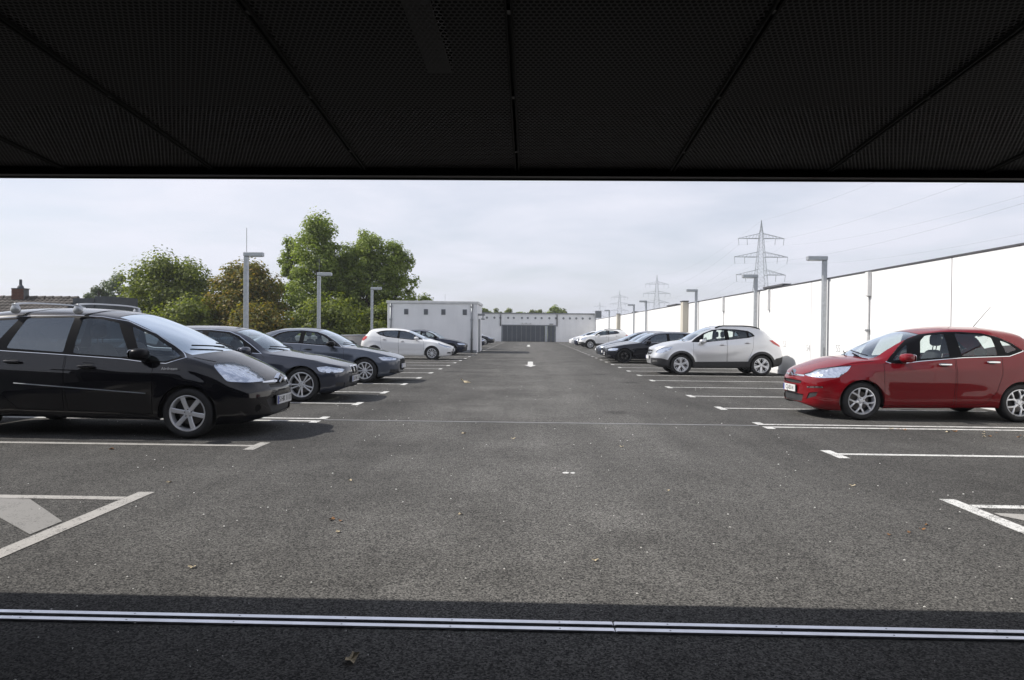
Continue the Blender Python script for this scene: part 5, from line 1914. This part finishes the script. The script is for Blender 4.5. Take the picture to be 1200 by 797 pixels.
def tree(name, x, y, zb, h, spread, mat, label, seed, nclump=70, leaf=.24, per=130, lean=0.0, columns=1, crown0=.25, group='trees beyond the parapet'):
    """trunk with limbs; crown of leaf sprays gathered round limb tips"""
    rnd = random.Random(seed)
    e = empty(name, (x, y, zb))
    tag(e, label, 'tree', group)
    tr = MB()
    tips = []
    for ci in range(columns):
        ox = 0 if columns == 1 else (ci - (columns - 1) / 2) * spread * 1.15
        hh = h * (1 if columns == 1 else rnd.uniform(.82, 1.0))
        P, Rr = [], []
        r0 = .03 * h * .55
        for i in range(8):
            t = i / 7
            P.append((ox * min(1, t * 2.2) + lean * t * h + rnd.uniform(-.12, .12) * t, rnd.uniform(-.15, .15) * t, hh * .88 * t))
            Rr.append(r0 * (1 - .88 * t) + .02)
        tr.tube(P, Rr, 8)
        nb = nclump // columns
        for k in range(nb):
            t = crown0 + (1 - crown0) * ((k + rnd.random()) / nb)
            f = min(t * 7, 6.99)
            i = int(f)
            a = Vector(P[i]).lerp(Vector(P[i + 1]), f - i)
            # crown envelope: full in the middle, rounded on top
            u = (t - crown0) / (1 - crown0)
            env = spread * (math.sin(math.pi * min(1, .16 + .80 * u)) ** .6) * rnd.uniform(.35, 1.08)
            ang = k * 2.39996 + rnd.uniform(-.5, .5)
            c = a + Vector((math.cos(ang) * env, math.sin(ang) * env, rnd.uniform(-.2, .9) + env * .18))
            c.z = min(c.z, hh)
            mid = a.lerp(c, .5) + Vector((rnd.uniform(-.2, .2), rnd.uniform(-.2, .2), rnd.uniform(0, .3)))
            if k % 2 == 0:
                tr.tube([a, mid, c], [.012 * h * (1 - .7 * t) * .5 + .015, .03, .012], 5, cap=False)
            tips.append((c, rnd.uniform(.55, 1.25)))
    tr.build('trunk', 'bark', e, smooth=True)
    rg = np.random.default_rng(seed)
    cnt = [int(per * 1.7 * s) for (_, s) in tips]
    N = sum(cnt)
    cen = np.repeat(np.array([tuple(c) for c, _ in tips]), cnt, axis=0)
    rad = np.repeat(np.array([spread * .36 * s for _, s in tips]), cnt)
    unit = lambda v: v / np.maximum(np.linalg.norm(v, axis=1, keepdims=True), 1e-9)
    d = unit(rg.normal(size=(N, 3)) * (1, 1, .8))
    pos = cen + d * (rad * rg.random(N) ** .5)[:, None]
    out = unit(d + np.array((0, 0, .7)) + rg.uniform(-.7, .7, (N, 3)))
    ax = unit(np.cross(out, rg.normal(size=(N, 3))))
    by = np.cross(out, ax)
    ln = (leaf * .80 * rg.uniform(.55, 1.25, N))[:, None]
    w = ln * .42
    V = np.stack([pos - ax * ln * .5, pos + by * w - out * ln * .06, pos + ax * ln * .55 - out * ln * .12, pos - by * w - out * ln * .06], axis=1).reshape(-1, 3)
    vs = V.tolist()
    fs = [(4 * i, 4 * i + 1, 4 * i + 2, 4 * i + 3) for i in range(N)]
    mesh_obj('crown', vs, fs, mat, e)
    return e


G = -6.0
tree('broadleaf_tree', -41.2, 70, G, 13.8, 1.8, L_BLUE, 'pale grey-green upright tree peeping out left of the dark maple', 11, 110, .30, 150, columns=3, crown0=.25)
tree('broadleaf_tree', -25.2, 49.5, G, 12.8, 3.2, L_DARK, 'dense dark green maple with ragged top behind the black people carrier', 12, 170, .25, 170)
tree('broadleaf_tree', -19.6, 48.5, G, 12.4, 2.9, L_AUT, 'tree with leaves turning brown and orange behind the lamp post', 13, 150, .25, 170)
tree('broadleaf_tree', -15.7, 52.0, G, 16.6, 2.25, L_LIGHT, 'tallest light green poplar with airy gaps beside the browning tree', 14, 190, .22, 130, crown0=.2)
tree('broadleaf_tree', -18.3, 54.0, G, 15.2, 1.35, L_LIGHT, 'slim light green tree pressed against the tallest poplar', 21, 90, .22, 105, crown0=.25)
tree('broadleaf_tree', -12.3, 52.5, G, 15.3, 2.0, L_LIGHT, 'light green poplar with leaning trunk between the tallest poplar and its narrow neighbour', 15, 170, .22, 120, lean=.02, crown0=.2)
tree('broadleaf_tree', -10.0, 52.6, G, 15.0, 1.55, L_LIGHT, 'narrow light green poplar, nearest the white box building', 16, 130, .22, 105, crown0=.2)
tree('broadleaf_tree', -13.9, 53.5, G, 14.6, 1.9, L_LIGHT, 'light green tree filling the gap behind the poplars', 26, 150, .22, 120, crown0=.2)
tree('broadleaf_tree', -13.8, 47.0, G, 9.6, 2.6, L_DARK, 'low dark bushy tree in front of the poplars', 17, 110, .24, 150, crown0=.3)
tree('broadleaf_tree', -22.6, 45.5, G, 9.2, 2.6, L_DARK, 'low dark bushy tree under the dark maple', 18, 110, .24, 150, crown0=.3)
tree('broadleaf_tree', -17.6, 45.0, G, 8.8, 2.4, L_AUT, 'low browning bush between the two low dark bushy trees', 24, 100, .24, 150, crown0=.3)
tree('broadleaf_tree', -10.4, 49.0, G, 9.2, 2.0, L_DARK, 'low dark bush against the left edge of the white box building', 22, 90, .24, 150, crown0=.3)
tree('broadleaf_tree', -28.4, 47.0, G, 8.8, 2.1, L_DARK, 'low dark bush at the foot of the dark maple beside the slate block', 25, 80, .24, 150, crown0=.3)
tree('broadleaf_tree', -7.9, 54.0, G, 10.3, 1.3, L_LIGHT, 'small green tree top showing above the white box building roof', 23, 40, .24, 110, crown0=.4)
tree('broadleaf_tree', -45.6, 62, G, 9.9, 1.5, L_BLUE, 'small pale tree top showing over the tiled roof', 19, 40, .3, 110, crown0=.4)
tree('broadleaf_tree', -41.8, 62, G, 9.8, 1.4, L_BLUE, 'second small pale tree top over the tiled roof', 20, 36, .3, 110, crown0=.4)
far = [(-10.6, 13.2, 2.2), (-7.6, 12.9, 1.9), (-5.2, 13.3, 2.1), (-1.9, 12.6, 2.0), (.8, 12.8, 1.8), (3.0, 13.0, 2.1), (5.6, 13.6, 2.3), (7.9, 12.8, 1.9), (-13.0, 12.9, 1.9)]
for i, (fx_, fh, fs_) in enumerate(far):
    tree('distant_tree', fx_, 160 + (i % 3) * 6, G, fh, fs_, L_DARK if i % 3 else L_LIGHT, 'small round tree showing above the roof of the gate building', 40 + i, 60, .42, 110, crown0=.35, group='trees behind the gate building')

# ------------------------------------------------------------------ house on the left
hs = empty('house', (-29.2, 36.0, G))
tag(hs, 'house with brown tiled roof and brick chimney beyond the parapet', 'house')
m = MB(); m.box(-9, 3.0, 0.4, 8, 0, 6.6)
m.build('wall', 'housewall', hs)
m = MB(); m.prism([(-0.1, 6.35), (4.2, 8.75), (8.5, 6.35), (8.5, 6.55), (4.2, 8.93), (-0.1, 6.55)], 'x', -9.3, 3.2)
rf = m.build('roof', 'slate', hs)
vs, fs = [], []
rows_, cols_ = 14, 46
for r in range(rows_):
    for c_ in range(cols_):
        x0 = -9.3 + c_ * 12.5 / cols_
        w = 12.5 / cols_
        t0, t1 = r / rows_, (r + 1.08) / rows_
        k = len(vs)
        for (t, lift) in ((t0, .075), (t1, .03)):
            y = -.15 + 4.35 * t; z = 6.56 + 2.39 * t + lift
            for j in range(5):
                vs.append((x0 + w * j / 4, y, z + .05 * math.sin(math.pi * j / 4 * 1.0) * (1 if j not in (0, 4) else 0)))
        for j in range(4):
            fs.append((k + j, k + j + 1, k + 6 + j, k + 5 + j))
        # front lip of the tile
        for j in range(5):
            q = vs[k + j]
            vs.append((q[0], q[1], q[2] - .05))
        for j in range(4):
            fs.append((k + j, k + 10 + j, k + 11 + j, k + j + 1))
rt = mesh_obj('roof_tiles', vs, fs, 'rooftile', rf)
rt['kind'] = 'stuff'
m = MB()
for i in range(26):
    m.tube([(-9.3 + i * .48, 4.2, 8.98), (-9.3 + i * .48 + .46, 4.2, 9.0)], [.12, .135], 8)
m.build('ridge', 'rooftile', rf)
# chimney laid in courses of brick
ch = MB(); ch.box(-0.52, 0.12, 3.92, 4.40, 8.2, 9.50)
chm = ch.build('chimney', 'dark_joint', rf)
bme = None
for r in range(8):
    z0 = 8.84 + r * .083
    for c_ in range(5):
        x0 = -.55 + c_ * .19 - (r % 2) * .09
        xa, xb = max(-.55, x0), min(.15, x0 + .18)
        if xb - xa < .03: continue
        m = MB(); m.box(xa, xb, 3.89, 3.919, z0, z0 + .07)
        m.build('brick', 'brick', hs).parent = chm
m = MB(); m.box(-.56, .16, 3.88, 4.44, 9.502, 9.54)
m.build('chimney_cap', 'slate', hs).parent = chm
m = MB(); m.lathe([(.18, 9.541), (.15, 9.65), (.08, 9.74), (.07, 10.05), (.0, 10.05)], 12, 'z')
o = m.build('chimney_pot', 'slate', hs, loc=(-.2, 4.16, 0)); o.parent = chm
m = MB(); m.box(0, 1.2, 0, 3, 0, 8.98); m.box(1.2, 2.1, .1, 2.9, 0, 9.10)
tag(m.build('dormer_block', 'slate', loc=(-25.9, 39.5, G)), 'dark slate-clad flat block at the end of the tiled roof', 'building')

# ------------------------------------------------------------------ power line
def pylon(x, y, zb, h, label):
    e = empty('pylon', (x, y, zb))
    tag(e, label, 'pylon', 'power pylons')
    def half(z):
        return 3.6 * (1 - z / h) ** 1.15 + .32 if z < h * .93 else .32 * max(.08, (h - z) / (h * .07))
    m = MB()
    lev = [0, 6, 11.5, 16, 20, 23.3, 26.2, 29, 31.5, 34, 36.3, 38.5, 40.5, 42.4, h * .96]
    for sx in (-1, 1):
        for sy in (-1, 1):
            m.tube([(sx * half(z), sy * half(z), z) for z in lev], .07, 4)
            m.tube([(sx * half(lev[-1]), sy * half(lev[-1]), lev[-1]), (0, 0, h)], .08, 4)
    m.build('mast_leg', 'pylon', e)
    m = MB()
    for a, b_ in zip(lev[:-1], lev[1:]):
        p, q = half(a), half(b_)
        for s in (-1, 1):
            m.tube([(-p, s * p, a), (q, s * q, b_)], .035, 4); m.tube([(p, s * p, a), (-q, s * q, b_)], .035, 4)
            m.tube([(s * p, -p, a), (s * q, q, b_)], .035, 4); m.tube([(s * p, p, a), (s * q, -q, b_)], .035, 4)
            m.tube([(-q, s * q, b_), (q, s * q, b_)], .035, 4)
    m.build('bracing', 'pylon', e)
    for (z, w) in ((27.0, 8.2), (33.0, 8.9), (39.2, 7.6)):
        for s in (-1, 1):
            m = MB()
            k = half(z)
            for sy in (-1, 1):
                m.tube([(s * k, sy * k, z), (s * w, 0, z)], .09, 4)
                m.tube([(s * half(z + 1.5), sy * half(z + 1.5), z + 1.7), (s * w, 0, z + .05)], .07, 4)
                for j in range(1, 6):
                    t = j / 6
                    xx = k + (w - k) * t
                    m.tube([(s * xx, sy * k * (1 - t), z), (s * (xx - .6), sy * k * (1 - t) , z + 1.7 * (1 - t) + .1)], .04, 4)
            m.build('crossarm', 'pylon', e)
            for q in (1.0, .62):
                m = MB(); m.tube([(s * w * q, 0, z), (s * w * q * .97, 0, z - 2.2)], [.07, .07], 6)
                m.build('insulator', 'pylon', e)
    return e


PYL = [(74.0, 12.0), (77.2, 240), (83.4, 470), (81.6, 650), (88.0, 900)]
PLAB = [None, 'tall lattice pylon with three crossarms above the white wall', 'lattice pylon, second and smaller in the power line',
        'lattice pylon, third in the power line, faint behind the lamp posts', 'smallest faint lattice pylon at the far end of the power line']
for (p, lab) in zip(PYL, PLAB):
    if lab:
        pylon(p[0], p[1], G, 45.4, lab)
wi = 0
for (z, w) in ((27.0, 8.2), (33.0, 8.9), (39.2, 7.6)):
    for s in (-1, 1):
        m = MB()
        P = []
        for i in range(len(PYL) - 1):
            a, b_ = PYL[i], PYL[i + 1]
            span = math.hypot(b_[0] - a[0], b_[1] - a[1])
            sag = 6.0 * (span / 230) ** 2
            for k in range(24):
                t = k / 24
                P.append((a[0] + (b_[0] - a[0]) * t + s * w, a[1] + (b_[1] - a[1]) * t, G + z - 2.2 - sag * 4 * t * (1 - t)))
        m.tube(P, .014, 4, cap=False)
        tag(m.build('power_cable', 'wire'), 'thin overhead power cable strung between the lattice pylons', 'cable', 'overhead power cables')
        wi += 1
m = MB()
P = []
for i in range(len(PYL) - 1):
    a, b_ = PYL[i], PYL[i + 1]
    span = math.hypot(b_[0] - a[0], b_[1] - a[1]); sag = 4.5 * (span / 230) ** 2
    for k in range(24):
        t = k / 24
        P.append((a[0] + (b_[0] - a[0]) * t, a[1] + (b_[1] - a[1]) * t, G + 45.2 - sag * 4 * t * (1 - t)))
m.tube(P, .016, 4, cap=False)
tag(m.build('earth_cable', 'wire'), 'topmost earth cable joining the tips of the lattice pylons', 'cable')

# ------------------------------------------------------------------ litter on the deck
rnd = random.Random(3)
leaf_me = []
for v in range(4):
    vs = []
    n = 12
    for i in range(n):
        a = 2 * math.pi * i / n
        r = .5 * (1 + .35 * math.cos(5 * a + v)) * (.75 + .25 * rnd.random())
        vs.append((r * math.cos(a), r * math.sin(a) * .7, .12 * math.sin(a * 2 + v) + .14))
    vs.append((0, 0, .02))
    me = bpy.data.meshes.new('fallen_leaf')
    me.from_pydata(vs, [], [(i, (i + 1) % n, n) for i in range(n)])
    me.materials.append(M['leaf_dry'] if v < 2 else M['leaf_pale'])
    leaf_me.append(me)


def litter(x, y, s, v, label, group='dry leaves scattered on the asphalt', name='fallen_leaf', cat='leaf'):
    o = bpy.data.objects.new(name, leaf_me[v])
    o.location = (x, y, .004)
    o.scale = (s, s, s)
    o.rotation_euler = (0, 0, rnd.uniform(0, 6.28))
    link(o)
    tag(o, label, cat, group)
    return o


o = litter(-1.70, 18.4, .30, 2, 'largest pale curled leaf lying in the aisle beside the grey saloon', None)
o.rotation_euler = (.5, .2, 1.0)
LB = 'small brown dry leaf lying on the asphalt'
LP = 'small pale dry leaf lying on the asphalt'
for (x, y, s) in ((-1.40, 5.0, .055), (-1.33, 4.97, .04), (-4.63, 7.73, .07), (2.75, 5.0, .045), (2.62, 4.92, .04), (2.85, 5.12, .035), (2.45, 4.85, .035)):
    litter(x, y, s, rnd.randrange(2), LB)
for (x, y, s) in ((-1.27, 4.70, .045), (-3.15, 6.12, .05), (-0.86, 9.3, .07), (-1.9, 3.95, .045), (-0.72, 2.87, .09), (.4, 4.2, .04), (-.5, 5.2, .04), (2.9, 6.4, .06), (3.2, 3.9, .045), (3.6, 3.95, .04), (-.2, 8.9, .06), (1.1, 8.4, .05), (-1.6, 6.3, .05), (1.2, 6.1, .04)):
    litter(x, y, s, 2 + rnd.randrange(2), LP)
for i in range(26):
    litter(rnd.uniform(5.2, 8.8), rnd.uniform(9.0, 10.4), rnd.uniform(.03, .075), rnd.randrange(4), 'bit of dry leaf in the drift before the red hatchback', 'leaf drift before the red hatchback')
# pale grit: too many bits to count
vs, fs = [], []
for i in range(450):
    y = 2.4 + 16 * rnd.random() ** 1.6
    x = rnd.uniform(-1, 1) * min(8.5, .8 * y + .6)
    s = rnd.uniform(.002, .006) * (1 + y * .05)
    k = len(vs)
    vs += [(x - s, y - s * .6, .0045), (x + s, y - s, .0045), (x + s * .7, y + s, .0045), (x - s * .8, y + s * .7, .0045), (x, y, .0045 + s * .9)]
    fs += [(k, k + 1, k + 4), (k + 1, k + 2, k + 4), (k + 2, k + 3, k + 4), (k + 3, k, k + 4)]
tag(mesh_obj('grit', vs, fs, 'paper'), 'fine pale grit and crumbs sprinkled over the asphalt', 'grit', kind='stuff')

# ------------------------------------------------------------------ air
hz = MB(); hz.box(-900, 900, -60, 2600, -7.2, 60)
hb = hz.build('haze', None)
hm = bpy.data.materials.new('haze'); hm.use_nodes = True
hn = hm.node_tree.nodes; hn.clear()
ho = hn.new('ShaderNodeOutputMaterial'); hv = hn.new('ShaderNodeVolumePrincipled')
hv.inputs['Color'].default_value = (0.90, 0.94, 1.0, 1)
hv.inputs['Density'].default_value = 0.0005
hv.inputs['Anisotropy'].default_value = 0.3
hm.node_tree.links.new(hv.outputs[0], ho.inputs['Volume'])
hb.data.materials.append(hm)
tag(hb, 'faint pale haze in the air over the deck and fields', kind='stuff')
